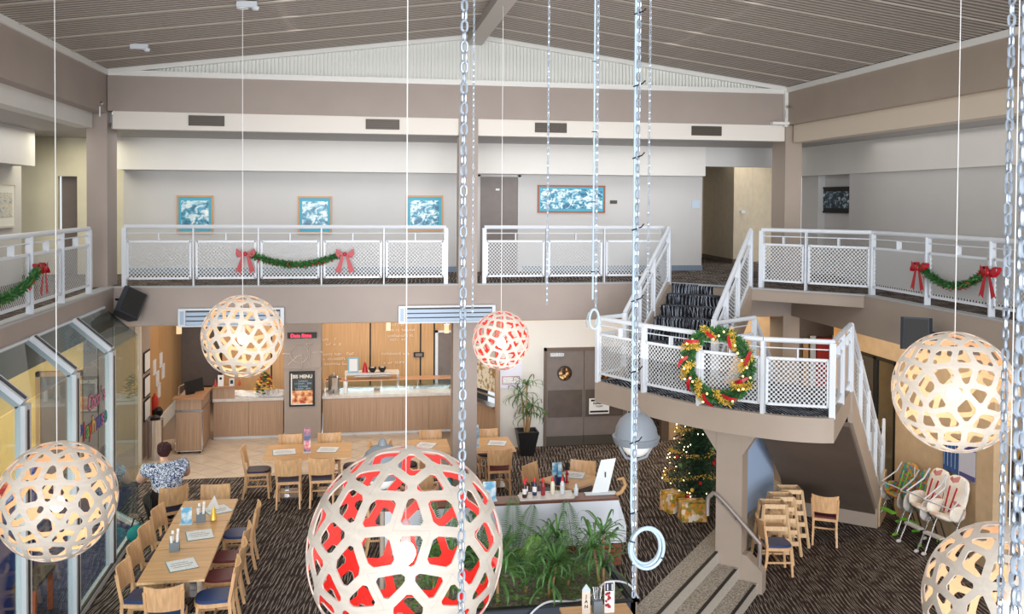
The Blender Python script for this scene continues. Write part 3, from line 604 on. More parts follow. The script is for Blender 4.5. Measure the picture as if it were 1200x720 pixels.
speaker('black loudspeaker on an arm under the right gallery', (7.55, 11.35, 3.42), (-.1, 0, -.6), [(0, .12, .0), (.14, .2, .02), (.3, .2, .0)])
# pictures
def picture(x0, x1, z0, z1, y, label, seed, fcol='frame_oak', mount=.05, axis='Y', dark=False):
    w, h = (x1-x0)/2, (z1-z0)/2
    o = thing('framed_picture', label, 'picture', ((x0+x1)/2, y, (z0+z1)/2), 0 if axis == 'Y' else (PI/2 if axis == 'X+' else -PI/2))
    f = .035; MB().box(-w, -.03, -h, w, .02, -h+f).box(-w, -.03, h-f, w, .02, h).box(-w, -.03, -h+f, -w+f, .02, h-f).box(w-f, -.03, -h+f, w, .02, h-f).build('frame', fcol, o)
    MB().box(-w+f, -.015, -h+f, w-f, .0, h-f).build('mount', 'black' if dark else mat('teal_mount', (70, 176, 204) if seed != 9 else (232, 232, 226), .5), o)
    g_ = f+mount
    if dark: st_ = [(.35, (14, 24, 34)), (.52, (40, 78, 96)), (.66, (210, 226, 236))]
    elif seed == 9: st_ = [(.35, (120, 140, 170)), (.5, (214, 214, 206)), (.65, (206, 190, 150))]
    else: st_ = [(.36, (0, 92, 132)), (.47, (60, 164, 196)), (.56, (214, 236, 242)), (.7, (250, 252, 252))]
    MB().box(-w+g_, -.02, -h+g_*1.3, w-g_, -.012, h-g_*1.2).build('print', ramp_mat('print_%d' % seed, 'ShaderNodeTexNoise', 6+seed, st_, .3, stretch=(1, 1, 1.3), Detail=5, Distortion=.6+seed*.1), o)
M['frame_oak'] = mat('light_oak_frame', (206, 160, 118), .5); M['frame_red'] = mat('cherry_frame', (158, 96, 66), .45); M['frame_pale'] = mat('pale_frame', (214, 206, 196), .5)
picture(-3.475, -2.797, 4.55, 5.275, 18.34, 'teal toned framed print of a building, leftmost on the gallery back wall', 1)
picture(-1.198, -.538, 4.54, 5.275, 18.34, 'teal framed print of white flower shapes, between two others on the gallery wall', 2)
picture(.922, 1.663, 4.59, 5.308, 18.34, 'teal framed print of rising lines, left of the central column upstairs', 3)
picture(3.606, 5.04, 4.97, 5.54, 18.34, 'wide teal landscape print in a red-brown frame right of the upstairs door', 4, 'frame_red', .03)
picture(-.62, .62, -.26, .26, 0, 'dark framed waterfall picture on the right gallery wall', 5, 'black', .04, dark=True)
o = bpy.data.objects[[x.name for x in bpy.data.objects if x.get('label') == 'dark framed waterfall picture on the right gallery wall'][0]]; o.location = (9.33, 16.7, 5.27); o.rotation_euler = (0, 0, -PI/2)
picture(-.6, .6, -.37, .37, 0, 'pale framed print on the left gallery wall at the picture edge', 9, 'frame_pale', .1)
o = [x for x in bpy.data.objects if x.get('label') == 'pale framed print on the left gallery wall at the picture edge'][0]; o.location = (-5.73, 15.85, 5.08); o.rotation_euler = (0, 0, PI/2)
tag(MB().box(5.15, 18.33, 5.165, 5.3, 18.345, 5.235).build('wall_plaque', 'vent'), 'small bronze plaque right of the wide teal print upstairs', 'plaque')
o = MB().box(6.94, 18.33, 5.08, 7.12, 18.345, 5.25).build('notice_sheet', mat('pale_blue_paper', (206, 222, 240), .6)); tag(o, 'pale blue notice at the end of the gallery back wall', 'notice')
tag(MB().box(9.0, 20.5, 4.95, 9.1, 20.56, 5.02).build('light_switch', 'rail'), 'white light switch on the corridor wall upstairs', 'switch')
# double doors below
dd = tag(link('kitchen_doors', None, None, (4.78, 18.76, 0)), 'pair of bronze-brown swing doors with a porthole and kick plates', 'door')
for x0, x1 in ((-.87, -.06), (-.05, .84)):
    lf = MB().box(x0, -.02, .01, x1, .03, 2.04).build('door_leaf', 'doorgrey', dd)
    MB().box(x0+.03, -.03, .62, x1-.03, -.018, 1.2).build('push_plate', 'kick', lf); MB().box(x0, -.032, .01, x1, -.018, .22).build('kick_plate', 'vent', lf)
    cx = x0+.39 if x0 < -.5 else x0+.44
    MB().lathe([(.16, -.01), (.16, .012), (.135, .014), (.135, 0)], 28).xform(Matrix.Translation((cx, -.02, 1.56)) @ Matrix.Rotation(PI/2, 4, 'X')).build('porthole_ring', 'black', lf, True)
    MB().lathe([(.135, .0), (0, .004)], 28).xform(Matrix.Translation((cx, -.028, 1.56)) @ Matrix.Rotation(PI/2, 4, 'X')).build('porthole_glass', ramp_mat('porthole', 'ShaderNodeTexNoise', 14, [(.4, (48, 30, 20)), (.55, (120, 76, 44)), (.68, (250, 214, 150))], .15), lf)
MB().box(-.8, -.05, 1.92, -.5, -.01, 2.0).build('door_closer', 'steel', dd)
MB().box(-.92, -.04, 0, -.87, .05, 2.1).box(.84, -.04, 0, .9, .05, 2.1).box(-.92, -.04, 2.04, .9, .05, 2.1).build('door_frame', 'brown_under', dd)
sg = thing('door_notice', 'white notice with black lettering bands on the swing doors', 'notice', (5.05, 18.7, .83))
MB().box(-.22, -.01, -.15, .22, .01, .18).build('sheet', 'paper', sg); MB().box(-.2, -.014, -.12, .2, -.008, -.08).box(-.18, -.014, .12, -.05, -.008, .16).build('black_band', 'black', sg)
text('lettering', 'PLEASE KEEP', .055, 'black', sg, (.02, -.014, .06), (PI/2, 0, 0), bold=.002); text('lettering', 'CLEAR', .05, 'black', sg, (0, -.014, .0), (PI/2, 0, 0))
po = thing('wall_poster', 'white poster with a red framed text box beside the pot plant', 'poster', (3.15, 18.78, 1.53)); MB().box(-.24, -.01, -.26, .24, .01, .26).build('sheet', mat('poster_blue', (222, 226, 244), .5), po)
MB().box(-.19, -.014, -.18, .19, -.008, -.01).build('text_box', mat('mauve', (190, 150, 160), .5), po); MB().box(-.17, -.018, -.16, .17, -.012, -.03).build('text_field', 'menu_print', po)
# notices by the timber wall, bin
nb = thing('notice_board', 'black edged notice frames stacked on the wall end by the bin', 'notice', (-4.23, 19.2, 1.5), PI/2)
for zc in (.42, -.08, -.55): MB().box(-.25, -.02, zc-.2, .25, 0, zc+.22).build('frame', 'black', nb); MB().box(-.22, -.024, zc-.17, .22, -.018, zc+.19).build('sheet', 'paper', nb)
for i, (y, z_, l) in enumerate(((20.7, 1.55, 'upper left'), (21.0, 1.25, 'lower left'), (21.35, 1.6, 'upper middle'), (21.6, 1.3, 'lower middle'), (21.15, .95, 'lowest'))):
    o = MB().box(-4.43, y, z_-.2, -4.415, y+.28, z_+.12).build('pinned_sheet', 'menu_print'); tag(o, 'white sheet pinned on the oak panels behind the bin, %s of five' % l, 'paper', 'sheets pinned on the oak panels')
bn = thing('steel_bin', 'tall round steel litter bin at the end of the oak wall', 'bin', (-4.02, 19.0, 0)); MB().lathe([(.15, 0), (.15, .78), (.16, .8), (.14, .8), (.13, .72)], 24).build('body', 'chrome', bn, True); MB().lathe([(.05, .0), (.1, .02), (.1, .06), (.02, .1)], 16, (0, 0, .78)).build('lid', 'black', bn)
o = thing('fire_extinguisher', 'red fire extinguisher on the oak wall behind the bin', 'extinguisher', (-4.3, 20.3, .55)); MB().lathe([(.07, 0), (.07, .4), (.03, .46), (.02, .5)], 14).build('cylinder', 'redpaint', o, True); MB().ball((.05, 0, .1), .12, 10).build('hose_coil', 'black', o)

# ================================================================ RAILINGS
def rail_run(root, A, B, posts, panel=True, ends=(1, 1), stub=True, endw=.07, topr=.034, ovA=0, ovB=0):
    A, B = V3(A), V3(B); d = B-A; hz = V3((d.x, d.y, 0)); L = hz.length; u = hz/L; sd = V3((-u.y, u.x, 0))
    P = lambda t, h: A+d*t+V3((0, 0, h))
    MB().tube([P(-ovA, .985), P(1+ovB, .985)], topr, 10).build('handrail', 'rail', root)
    MB().tube([P(0, .88), P(1, .88)], .009, 6).build('mid_rail', 'rail', root)
    ts = [0]+list(posts)+[1]
    for i, t in enumerate(ts):
        e = i in (0, len(ts)-1)
        if e and not ends[0 if i == 0 else 1]: continue
        w_ = endw if e else .022
        MB().bar(P(t, -.02), P(t, .97), .09 if not e else .08, w_, up=u).build('post', 'rail', root)
    for a, b in zip(ts[:-1], ts[1:]):
        g_ = .05/L; a2, b2 = a+g_, b-g_
        fm = MB(); 
        fm.bar(P(a2, .74), P(b2, .74), .03, .035).bar(P(a2, .13), P(b2, .13), .03, .035).bar(P(a2, .12), P(a2, .75), .03, .035, up=u).bar(P(b2, .12), P(b2, .75), .03, .035, up=u)
        f_ = fm.build('panel_frame', 'rail', root)
        if panel: uvquad('mesh_sheet', [P(a2, .13), P(b2, .13), P(b2, .74), P(a2, .74)], 'mesh', f_, (b2-a2)*L, .61)
        if stub and (b-a)*L > .5: MB().bar(P((a+b)/2, .75), P((a+b)/2, .88), .08, .018, up=u).build('stub', 'rail', root)
def railing(label): return tag(link('railing', None), label, 'railing', 'white balustrades with perforated panels')
r = railing('white gallery railing left of the central column, with the middle garland'); D_ = 3.76
fr_ = lambda xs_, a, b: [(x-a)/(b-a) for x in xs_]
rail_run(r, (-3.8, 15.72, D_), (1.48, 15.72, D_), fr_([-2.713, -1.669, -.635, .414], -3.8, 1.48))
r = railing('short white gallery railing between the central column and the stairs')
rail_run(r, (2.15, 15.72, D_), (5.42, 15.72, D_), fr_([3.257, 4.311], 2.15, 5.42))
r = railing('white gallery railing along the left side of the room')
rail_run(r, (-4.03, 6.0, D_), (-4.03, 14.57, D_), fr_([7.2, 8.4, 9.65, 10.85, 12.07, 13.27], 6, 14.57))
r = railing('white gallery railing along the right side, turning at the stair head')
rail_run(r, (6.74, 14.5, D_), (7.98, 13.17, D_), [.42], ends=(1, 0)); rail_run(r, (7.98, 13.17, D_), (7.98, 5.2, D_), fr_([11.75, 10.42, 9.1, 7.8, 6.5], 13.17, 5.2))
r = railing('curved white landing railing carrying the wreath')
a_ = S3(13.45, -5.75, ZL); rail_run(r, a_, (3.68, 13.72, ZL), [], stub=False, endw=.05)
pts = [(3.68, 13.72, ZL), (4.14, 12.82, ZL), (4.66, 11.96, ZL), (5.31, 11.33, ZL), (6.11, 10.98, ZL)]
for i in range(4): rail_run(r, pts[i], pts[i+1], [], ends=(1 if i == 0 else 0, 1), endw=.05 if i < 3 else .08)
rail_run(r, pts[4], (7.24, 12.52, ZL), [.5], ends=(0, 1), endw=.05)
r = railing('steep white railing down the outer side of the lower stair flight')
e_ = S3(17.5, -2.44, ZL-3.19*sl); rail_run(r, S3(14.31, -2.44, ZL), e_, [.25, .5, .75], stub=False, endw=.04)
e2 = S3(17.75, -2.44, .32); MB().tube([e_+V3((0, 0, .985)), e2+V3((0, 0, .93)), e2], .03).build('end_loop', 'rail', r)
r = railing('white railing on the inner side of the lower stair flight')
rail_run(r, S3(14.31, -3.9, ZL), S3(17.2, -3.9, ZL-2.89*sl), [.33, .66], stub=False, endw=.04)
rail_run(r, S3(13.35, -4.22, ZL), S3(14.31, -3.9, ZL), [], stub=False, ends=(0, 0), panel=False)
for n_, l in ((-5.73, 'white sloping railing on the left of the upper stair flight'), (-4.27, 'white sloping railing on the right of the upper stair flight')):
    r = railing(l); rail_run(r, S3(13.42, n_, ZL+.06), S3(15.36, n_, D_), [.3, .62], stub=False, endw=.06)
# stainless handrail by the lower steps
M['pewter'] = mat('satin_metal', (160, 150, 146), .45, .4)
r = thing('handrail', 'brushed steel handrail on the column beside the terrazzo steps', 'handrail', (0, 0, 0))
h0 = [S3(13.05, -4.22, .55), S3(13.05, -4.22, .78), S3(13.05, -4.17, .86), S3(13.05, -4.05, .86), S3(13.05, -3.5, .34), S3(13.05, -3.44, .25), S3(13.05, -3.44, -.05)]
MB().tube(smooth(h0, 4), .03, 10).build('rail_tube', 'pewter', r, True)
for n_, z_ in ((-4.0, .81), (-3.8, .62)): MB().tube([S3(13.13, n_, z_-.06), S3(13.07, n_, z_-.06), S3(13.05, n_, z_)], .009, 6).build('bracket', 'steel', r)

# ================================================================ GLASS PLAYROOM FRONT
gx = -3.436
pf = tag(link('glass_playroom_front', None), 'white framed glass front with sloping glass roof enclosing the playroom', 'glass enclosure')
ys = [6.5, 8.3, 10.05, 11.74, 13.4, 15.0]
for y in ys[:-1]:
    fr1 = MB(); 
    for dy in (-.06, .045): fr1.box(gx-.05, y+dy, 0, gx+.05, y+dy+.07, 3.06); fr1.bar((gx, y+dy+.035, 3.07), (-3.92, y+dy+.035, 3.5), .07, .11)
    f_ = fr1.build('frame', 'rail', pf); MB().box(gx-.03, y-.0, 0, gx+.056, y+.05, 3.0).bar((gx, y+.025, 3.09), (-3.9, y+.025, 3.5), .05, .112).build('dark_joint', 'dark', f_)
MB().box(gx-.05, 5, 0, gx+.06, 15.0, .07).build('sill', 'rail', pf); MB().box(gx+.02, 5, .07, gx+.05, 15.0, .1).build('sill_gasket', 'vent', pf)
for a, b in zip(ys[:-1], ys[1:]):
    MB().box(gx-.006, a+.08, .08, gx+.006, b-.05 if b < 15 else b, 3.06).build('glass_pane', 'glass', pf)
    MB().add([(gx, a+.08, 3.07), (gx, b-.05 if b < 15 else b, 3.07), (-3.92, b-.05 if b < 15 else b, 3.5), (-3.92, a+.08, 3.5)], [(0, 1, 2, 3)]).build('roof_pane', 'glass_tint', pf)
MB().bar((gx, 15.0, 1.55), (-3.95, 15.66, 1.55), .012, 3.0).build('glass_pane', 'glass', pf)
MB().bar((gx, 15.0, .035), (-3.95, 15.66, .035), .08, .07).build('sill', 'rail', pf)
MB().add([(gx, 15.0, 3.07), (-3.92, 15.66, 3.2), (-3.92, 15.0, 3.5)], [(0, 1, 2)]).build('roof_pane', 'glass_tint', pf)
MB().box(-3.94, 5, 3.48, -3.91, 15.0, 3.52).build('wall_channel', 'rail', pf)
# coloured lettering on the glass
pl = tag(link('playhouse_lettering', None, None, (gx+.012, 12.55, 2.27)), 'multicoloured Playhouse lettering stuck on the playroom glass', 'lettering')
cols = [(40, 84, 180), (214, 60, 120), (120, 200, 90), (232, 70, 60), (240, 200, 110), (120, 90, 170), (40, 110, 200), (226, 120, 170), (60, 170, 180)]
ol = mat('letter_outline', (60, 24, 60), .5)
for i, ch in enumerate('Playhouse'):
    y = -.55+i*.14; 
    text('letter_outline', ch, .31, ol, pl, (.0, y, -.12), (PI/2, 0, PI/2), .001, bold=.014)
    text('letter', ch, .31, mat('letter_%d' % i, cols[i], .5), pl, (.004, y, -.12), (PI/2, 0, PI/2), .001, bold=.004)
for i, ch in enumerate("Coco's"):
    text('letter', ch, .28, mat('letter_pink_%d' % i, (222, 130, 170), .5), pl, (.004, -.15+i*.13, .2), (PI/2, 0, PI/2), .001, bold=.003); text('letter_outline', ch, .28, ol, pl, (0, -.15+i*.13, .2), (PI/2, 0, PI/2), .001, bold=.012)
# what is inside
o = thing('toy_slide', 'red plastic slide with blue side posts in the playroom', 'slide', (-4.5, 11.2, 0))
MB().extrude([(-.35, -.9, .05), (-.35, 1.0, 1.3), (-.35, 1.0, 1.2), (-.35, -.9, 0)], (.7, 0, 0)).build('chute', 'redpaint', o)
for x in (-.4, .34): MB().box(x, -.1, 0, x+.07, 1.1, 1.6).build('side_panel', mat('toy_blue', (24, 70, 170), .4), o)
for k_ in range(5): MB().bar((-.34, 1.15, .2+k_*.25), (.34, 1.15, .2+k_*.25), .05, .05).build('rung', 'redpaint', o)
o = thing('play_tube', 'green plastic play tube beside the slide', 'play tube', (-5.1, 10.3, 0)); MB().lathe([(.3, 0), (.3, 1.4), (.26, 1.4), (.26, .02)], 24).build('shell', mat('toy_green', (24, 160, 60), .4), o, True); MB().lathe([(.32, .66), (.32, .74)], 24).build('band', 'yellow', o)
o = thing('play_wall', 'tall red play panel with a blue post in the playroom', 'play panel', (-4.6, 12.6, 0)); MB().box(-.3, -.04, 0, .35, .04, 1.5).build('board', 'redpaint', o); MB().box(.35, -.07, 0, .45, .07, 1.7).build('post', mat('toy_blue2', (30, 76, 176), .4), o)
o = thing('play_table', 'low dark play table with orange legs in the playroom', 'table', (-4.2, 11.9, 0)); MB().box(-.4, -.35, .5, .4, .35, .55).build('top', 'kick', o)
for x in (-.35, .35):
    for y in (-.3, .3): MB().box(x-.03, y-.03, 0, x+.03, y+.03, .5).build('leg', 'orange', o)
struct(MB().box(-5.6, 17.28, 0, -4.98, 17.36, 2.02).build('door_4', 'doorgrey')); struct(MB().box(-5.68, 17.26, 0, -5.6, 17.38, 2.1).box(-4.98, 17.26, 0, -4.9, 17.38, 2.1).box(-5.68, 17.26, 2.02, -4.9, 17.38, 2.1).build('trim_8', 'timber_gold'))
pw = link('wall_playroom', None); pw['kind'] = 'structure'
for x0, x1 in ((-4.86, -4.62), (-4.6, -4.36), (-4.34, -4.0)): MB().box(x0, 17.2, 0, x1, 17.26, 3.1).build('panel', 'doorgrey', pw)

# ================================================================ PENDANT LAMPS
def icosa_group():
    a = Matrix.Rotation(2*PI/5, 3, 'Z'); ax = V3((2/math.sqrt(5), 0, 1/math.sqrt(5))); b = Matrix.Rotation(2*PI/5, 3, ax)
    G = [Matrix.Identity(3)]; i = 0
    while i < len(G):
        for g_ in (a, b):
            h = g_ @ G[i]
            if all(sum(abs(h[r_][c_]-k_[r_][c_]) for r_ in range(3) for c_ in range(3)) > .01 for k_ in G): G.append(h)
        i += 1
    return G
GR = icosa_group()
SP = V3((.36, .17, .87)).normalized(); ED = (V3((0, 0, 1))+V3((2/math.sqrt(5), 0, 1/math.sqrt(5)))).normalized()
def orbit(p):
    out = []
    for g_ in GR:
        q = g_ @ p
        if all((q-k_[0]).length > .02 for k_ in out): out.append((q, g_))
    return out
SPK = max((V3((math.sin(a)*math.cos(b_), math.sin(a)*math.sin(b_), math.cos(a))) for a in [.36+.02*i for i in range(16)] for b_ in [.03*k_-.6 for k_ in range(42)]),
          key=lambda p: min(min((g_ @ p-p).length for g_ in GR[1:]), min((g_ @ ED-p).length for g_ in GR)*1.0))
S2 = max((V3((math.sin(a)*math.cos(b_), math.sin(a)*math.sin(b_), math.cos(a))) for a in [.36+.02*i for i in range(32)] for b_ in [.03*k_-.6 for k_ in range(42)]),
         key=lambda p: min(min((g_ @ p-p).length for g_ in GR[1:]), min((g_ @ SPK-p).length for g_ in GR)*.93, min((g_ @ V3((0, 0, 1))-p).length for g_ in GR)*.9))
ED = S2
ORB = [orbit(SPK), orbit(S2)]
bmh = bmesh.new()
for ob_ in ORB:
    for q, _g in ob_: bmh.verts.new(q)
bmesh.ops.convex_hull(bmh, input=bmh.verts[:]); bmh.normal_update()
CELLS = []
for s0_ in (SPK, ED):
    v0 = min(bmh.verts, key=lambda v: (v.co-s0_).length); ns = []
    for f in v0.link_faces:
        n_ = f.normal.copy(); n_ = n_ if n_.dot(v0.co) > 0 else -n_
        if all((n_-k_).length > .02 for k_ in ns): ns.append(n_)
    t1 = s0_.orthogonal().normalized(); t2 = s0_.cross(t1); ns.sort(key=lambda n_: math.atan2(n_.dot(t2), n_.dot(t1))); CELLS.append(ns)
bmh.free()
def shade_mesh(inner):
    mb = MB(); NE = 6; bw = .047
    for ci, ns in enumerate(CELLS):
        c = sum(ns, V3()).normalized(); outer, hole = [], []; n = len(ns)
        lines = []
        # edge-parallel inset in the tangent plane
        T1 = c.orthogonal().normalized(); T2 = c.cross(T1); P2 = [(p.dot(T1)/p.dot(c), p.dot(T2)/p.dot(c)) for p in ns]
        if sum(P2[i][0]*P2[(i+1) % n][1]-P2[(i+1) % n][0]*P2[i][1] for i in range(n)) < 0: P2 = P2[::-1]
        def off(i):
            a, b = P2[i], P2[(i+1) % n]; l = math.hypot(b[0]-a[0], b[1]-a[1]); nx, ny = -(b[1]-a[1])/l, (b[0]-a[0])/l
            return (nx, ny, nx*a[0]+ny*a[1]+bw)
        Q = []
        for i in range(n):
            a1, b1, c1 = off(i-1); a2, b2, c2 = off(i); dt = a1*b2-a2*b1; Q.append(((c1*b2-c2*b1)/dt, (a1*c2-a2*c1)/dt))
        for i in range(n):
            A_, B_, q0, q1, qp = P2[i], P2[(i+1) % n], Q[i], Q[(i+1) % n], Q[i-1]
            for k_ in range(NE):
                t = k_/NE; outer.append((c+T1*(A_[0]+(B_[0]-A_[0])*t)+T2*(A_[1]+(B_[1]-A_[1])*t)).normalized())
                if k_ == 0: h = (q0[0]*.7+(q1[0]+qp[0])*.15*1.0, q0[1]*.7+(q1[1]+qp[1])*.15); h = (q0[0]+(h[0]-q0[0])*.5, q0[1]+(h[1]-q0[1])*.5)
                else: tt = .16+(t-1/NE)/(1-2/NE)*.68; h = (q0[0]+(q1[0]-q0[0])*tt, q0[1]+(q1[1]-q0[1])*tt)
                hole.append((c+T1*h[0]+T2*h[1]).normalized())
        m_ = len(outer)
        for q_, g_ in ORB[ci]:
            o_ = len(mb.v)
            for ring, rad in ((outer, 1.0), (hole, 1.0), (hole, .984), (outer, .984)): mb.v += [tuple((g_ @ p)*rad*.5) for p in ring]
            for i in range(m_):
                j = (i+1) % m_
                for r0, mi in ((0, 0), (1, 0), (2, 1)): mb.f.append((o_+r0*m_+i, o_+r0*m_+j, o_+(r0+1)*m_+j, o_+(r0+1)*m_+i)); mb.mi.append(mi)
    me = bpy.data.meshes.new('lamp_shade'); me.from_pydata(mb.v, [], mb.f); me.materials.append(M['ply']); me.materials.append(M[inner]); me.polygons.foreach_set('material_index', mb.mi)
    return me
SH = {'red': shade_mesh('ply_in_red'), 'cream': shade_mesh('ply_in_cream')}
def pendant(label, cx, cy, cz, dia, kind, rz, watts, tilt=.1):
    r = thing('pendant_lamp', label, 'lamp', (cx, cy, cz), group='woven plywood globe pendants')
    s = link('lamp_shade', SH[kind], r, rot=(tilt*.6, tilt*.3, rz)); s.scale = (dia, dia, dia*1.03)
    top = rz_(cx)-.0-cz
    MB().tube([(0, 0, dia*.1), (0, 0, top)], .004, 6).build('cord', 'wire', r)
    MB().lathe([(.03, dia*.02), (.03, dia*.13), (.012, dia*.15)], 12).build('lamp_holder', 'wire', r)
    MB().ball((0, 0, -.03), .062, 14, (1, 1, 1.15)).build('bulb', 'bulb', r, True)
    MB().lathe([(.07, top-.07), (.08, top-.02), (.08, top)], 16).build('ceiling_rose', 'wire', r)
    l = bpy.data.lights.new('pendant_bulb', 'POINT'); l.energy = watts; l.color = (1, .82, .62); l.shadow_soft_size = .06
    lo = bpy.data.objects.new('pendant_light', l); C.objects.link(lo); lo.location = (cx, cy, cz-.14)
pendant('largest globe pendant, red inside, low in the foreground', .285, 5.57, 3.06, 1.2, 'red', .3, 2)
pendant('small globe pendant, red inside, beside the central column', 1.95, 12.47, 3.26, .8, 'red', .9, 5)
pendant('pale globe pendant at the left edge in front of the playroom glass', -2.62, 8.49, 2.54, 1.0, 'cream', 1.7, 3.5)
pendant('pale globe pendant hanging in front of the cash desk', -1.43, 11.66, 3.5, 1.0, 'cream', .2, 4)
pendant('pale globe pendant on the right in front of the black loudspeaker', 5.04, 7.03, 3.59, 1.0, 'cream', 2.4, 3.5)
pendant('pale globe pendant low in the right corner, cut by the picture edge', 4.03, 5.06, 2.67, 1.0, 'cream', 1.2, 3)

# ================================================================ CHAINS
def link_mesh(pitch, wd, wr):
    L_ = pitch+2*wr-.0; a = (wd/2-wr); h = (pitch+wr*2)/2-wr-a*.0; pts = []
    hs = max(.001, h-a)
    for k_ in range(7): t = PI*k_/6; pts.append((a*math.cos(t), 0, hs+a*math.sin(t)))
    for k_ in range(7): t = PI+PI*k_/6; pts.append((a*math.cos(t), 0, -hs+a*math.sin(t)))
    mb = MB(); n = len(pts); nr = 6; o_ = 0
    for i, p in enumerate(pts):
        q = V3(pts[(i+1) % n]); pr = V3(pts[i-1]); d_ = (q-pr).normalized(); s_ = V3((0, 1, 0)); b_ = d_.cross(s_)
        for k_ in range(nr): t = 2*PI*k_/nr; mb.v.append(tuple(V3(p)+b_*math.cos(t)*wr+s_*math.sin(t)*wr))
    for i in range(n):
        for k_ in range(nr): mb.f.append((i*nr+k_, i*nr+(k_+1) % nr, ((i+1) % n)*nr+(k_+1) % nr, ((i+1) % n)*nr+k_)); mb.mi.append(0)
    return mb
def chain(label, x, y, z0, z1, pitch, wd, wr, individual, group=None, tilt=None, jit=.25):
    r = thing('steel_chain', label, 'chain', (x, y, z0), group=group)
    n = int((z1-z0)/pitch); rn_ = random.Random(int(x*100))
    if individual:
        me = link_mesh(pitch, wd, wr).mesh('chain_link', 'galv', True)
        for i in range(min(n, 299)): link('chain_link', me, r, (0, 0, pitch*(i+.5)), rz=.35+(PI/2 if i % 2 else 0)+rn_.uniform(-jit, jit))
    else:
        base = link_mesh(pitch, wd, wr); mb = MB()
        for i in range(n):
            m_ = Matrix.Translation((0, 0, pitch*(i+.5))) @ Matrix.Rotation(.35+(PI/2 if i % 2 else 0)+rn_.uniform(-jit, jit), 4, 'Z')
            mb.add([m_ @ V3(v) for v in base.v], base.f)
        o = mb.build('links', 'galv', r, True); o['kind'] = 'stuff'
    return r
GC = 'steel chains hanging in the void'
chain('heavy steel chain hanging left of the centre, in front of the largest lamp', .315, 2.78, 3.2, rz_(.3)-.1, .0315, .027, .0042, True, GC)
chain('heaviest steel chain at the right edge of the picture', 1.292, 1.60, 3.9, rz_(1.3)-.1, .0315, .03, .0052, True, GC)
chain('slim chain hanging just left of the heaviest right-hand chain', 1.285, 1.635, 3.9, rz_(1.28)-.1, .021, .016, .0029, True, GC, jit=.5)
chain('steel chain strapped to the pale conduit right of centre', 1.262, 4.03, 3.36, rz_(1.26)-.1, .03, .024, .0042, False, GC)
chain('slim chain ending in a ring at the landing corner', 1.67, 6.3, 4.42, rz_(1.67)-.1, .026, .022, .0038, False, GC)
chain('thin chain ending on the fascia beside the heavy left chain', .80, 6.45, 4.38, rz_(.8)-.1, .021, .018, .003, False, GC)
chain('thin chain hanging between the wide print and the central column', 1.33, 6.38, 4.46, rz_(1.33)-.1, .021, .018, .003, False, GC)
chain('thin chain passing the top of the stairs', 2.04, 6.25, 4.38, rz_(2.04)-.1, .021, .02, .003, False, GC)
M['conduit'] = mat('pale_blue_conduit', (196, 216, 230), .35)
r = thing('conduit', 'pale conduit pipe with black ties beside the chain right of centre', 'conduit', (1.25, 4.04, 0))
MB().tube([(0.01, 0, 3.62), (0, 0, 3.8), (0, 0, rz_(1.25)-.02)], .0065, 8).build('pipe', 'conduit', r)
for k_ in range(9): MB().tube([(-.014, -.01, 3.75+k_*.33), (.03, -.012, 3.765+k_*.33), (.045, -.005, 3.78+k_*.33)], .003, 5).build('cable_tie', 'black', r)
r = thing('hose_coil', 'coil of pale blue hose tied at the foot of the conduit', 'hose', (1.316, 4.0, 3.60))
for k_, (ra, dx, dy) in enumerate(((.086, 0, 0), (.08, -.008, .012), (.073, .0, .022))):
    MB().tube([(dx+ra*.93*math.cos(t*PI/14), dy, ra*1.12*math.sin(t*PI/14)) for t in range(29)], .0075, 8).build('hose_loop', 'conduit', r, True)
for a in (-.5, 2.75): MB().tube([(.07*math.cos(a), -.015, .09*math.sin(a)), (.095*math.cos(a), -.015, .11*math.sin(a)), (.095*math.cos(a), .04, .11*math.sin(a)), (.07*math.cos(a), .04, .09*math.sin(a))], .003, 5).build('cable_tie', 'black', r)
r = thing('conduit', 'pale conduit pipe running beside the slim chain over the landing corner', 'conduit', (1.65, 6.31, 0)); MB().tube([(0, 0, 4.5), (0, 0, rz_(1.65)-.02)], .007, 8).build('pipe', 'conduit', r)
for k_ in range(5): MB().tube([(-.02, -.008, 4.7+k_*.5), (.02, -.01, 4.7+k_*.5)], .003, 5).build('cable_tie', 'black', r)
r = thing('hose_coil', 'small pale coil hooked on the end of the slim chain', 'hose', (1.66, 6.3, 4.36)); 
for dy in (0, .012): MB().tube([(.034*math.cos(t*PI/10), dy, .07*math.sin(t*PI/10)) for t in range(21)], .008, 7).build('hose_loop', 'conduit', r, True)
MB().tube([(-.04, 0, .05), (-.06, 0, -.02), (-.05, 0, -.06)], .004).build('hook', 'chrome', r)
# ceiling speakers/sprinklers
for x, y, l in ((-1.37, 11.6, 'white ceiling fitting above the cash desk pendant'), (-3.1, 13.7, 'small white ceiling lamp on the left roof slope')):
    o = thing('ceiling_fitting', l, 'ceiling fitting', (x, y, rz_(x)-.1)); MB().box(-.12, -.04, .03, .12, .04, .1).build('body', 'rail', o); MB().lathe([(.035, 0), (.05, .04)], 12, (.1, 0, 0)).build('head', 'rail', o)
for x, y, z_, l in ((-3.9, 14.7, 6.45, 'white tube sensor hanging at the left corner column'), (7.65, 15.5, 6.75, 'small sensor at the right corner column')):
    o = thing('sensor', l, 'sensor', (x, y, z_)); MB().tube([(0, 0, 0), (0, 0, .15)], .012).build('tube', 'rail', o); MB().ball((.03, -.02, .2), .03, 8).build('head', 'steel', o)

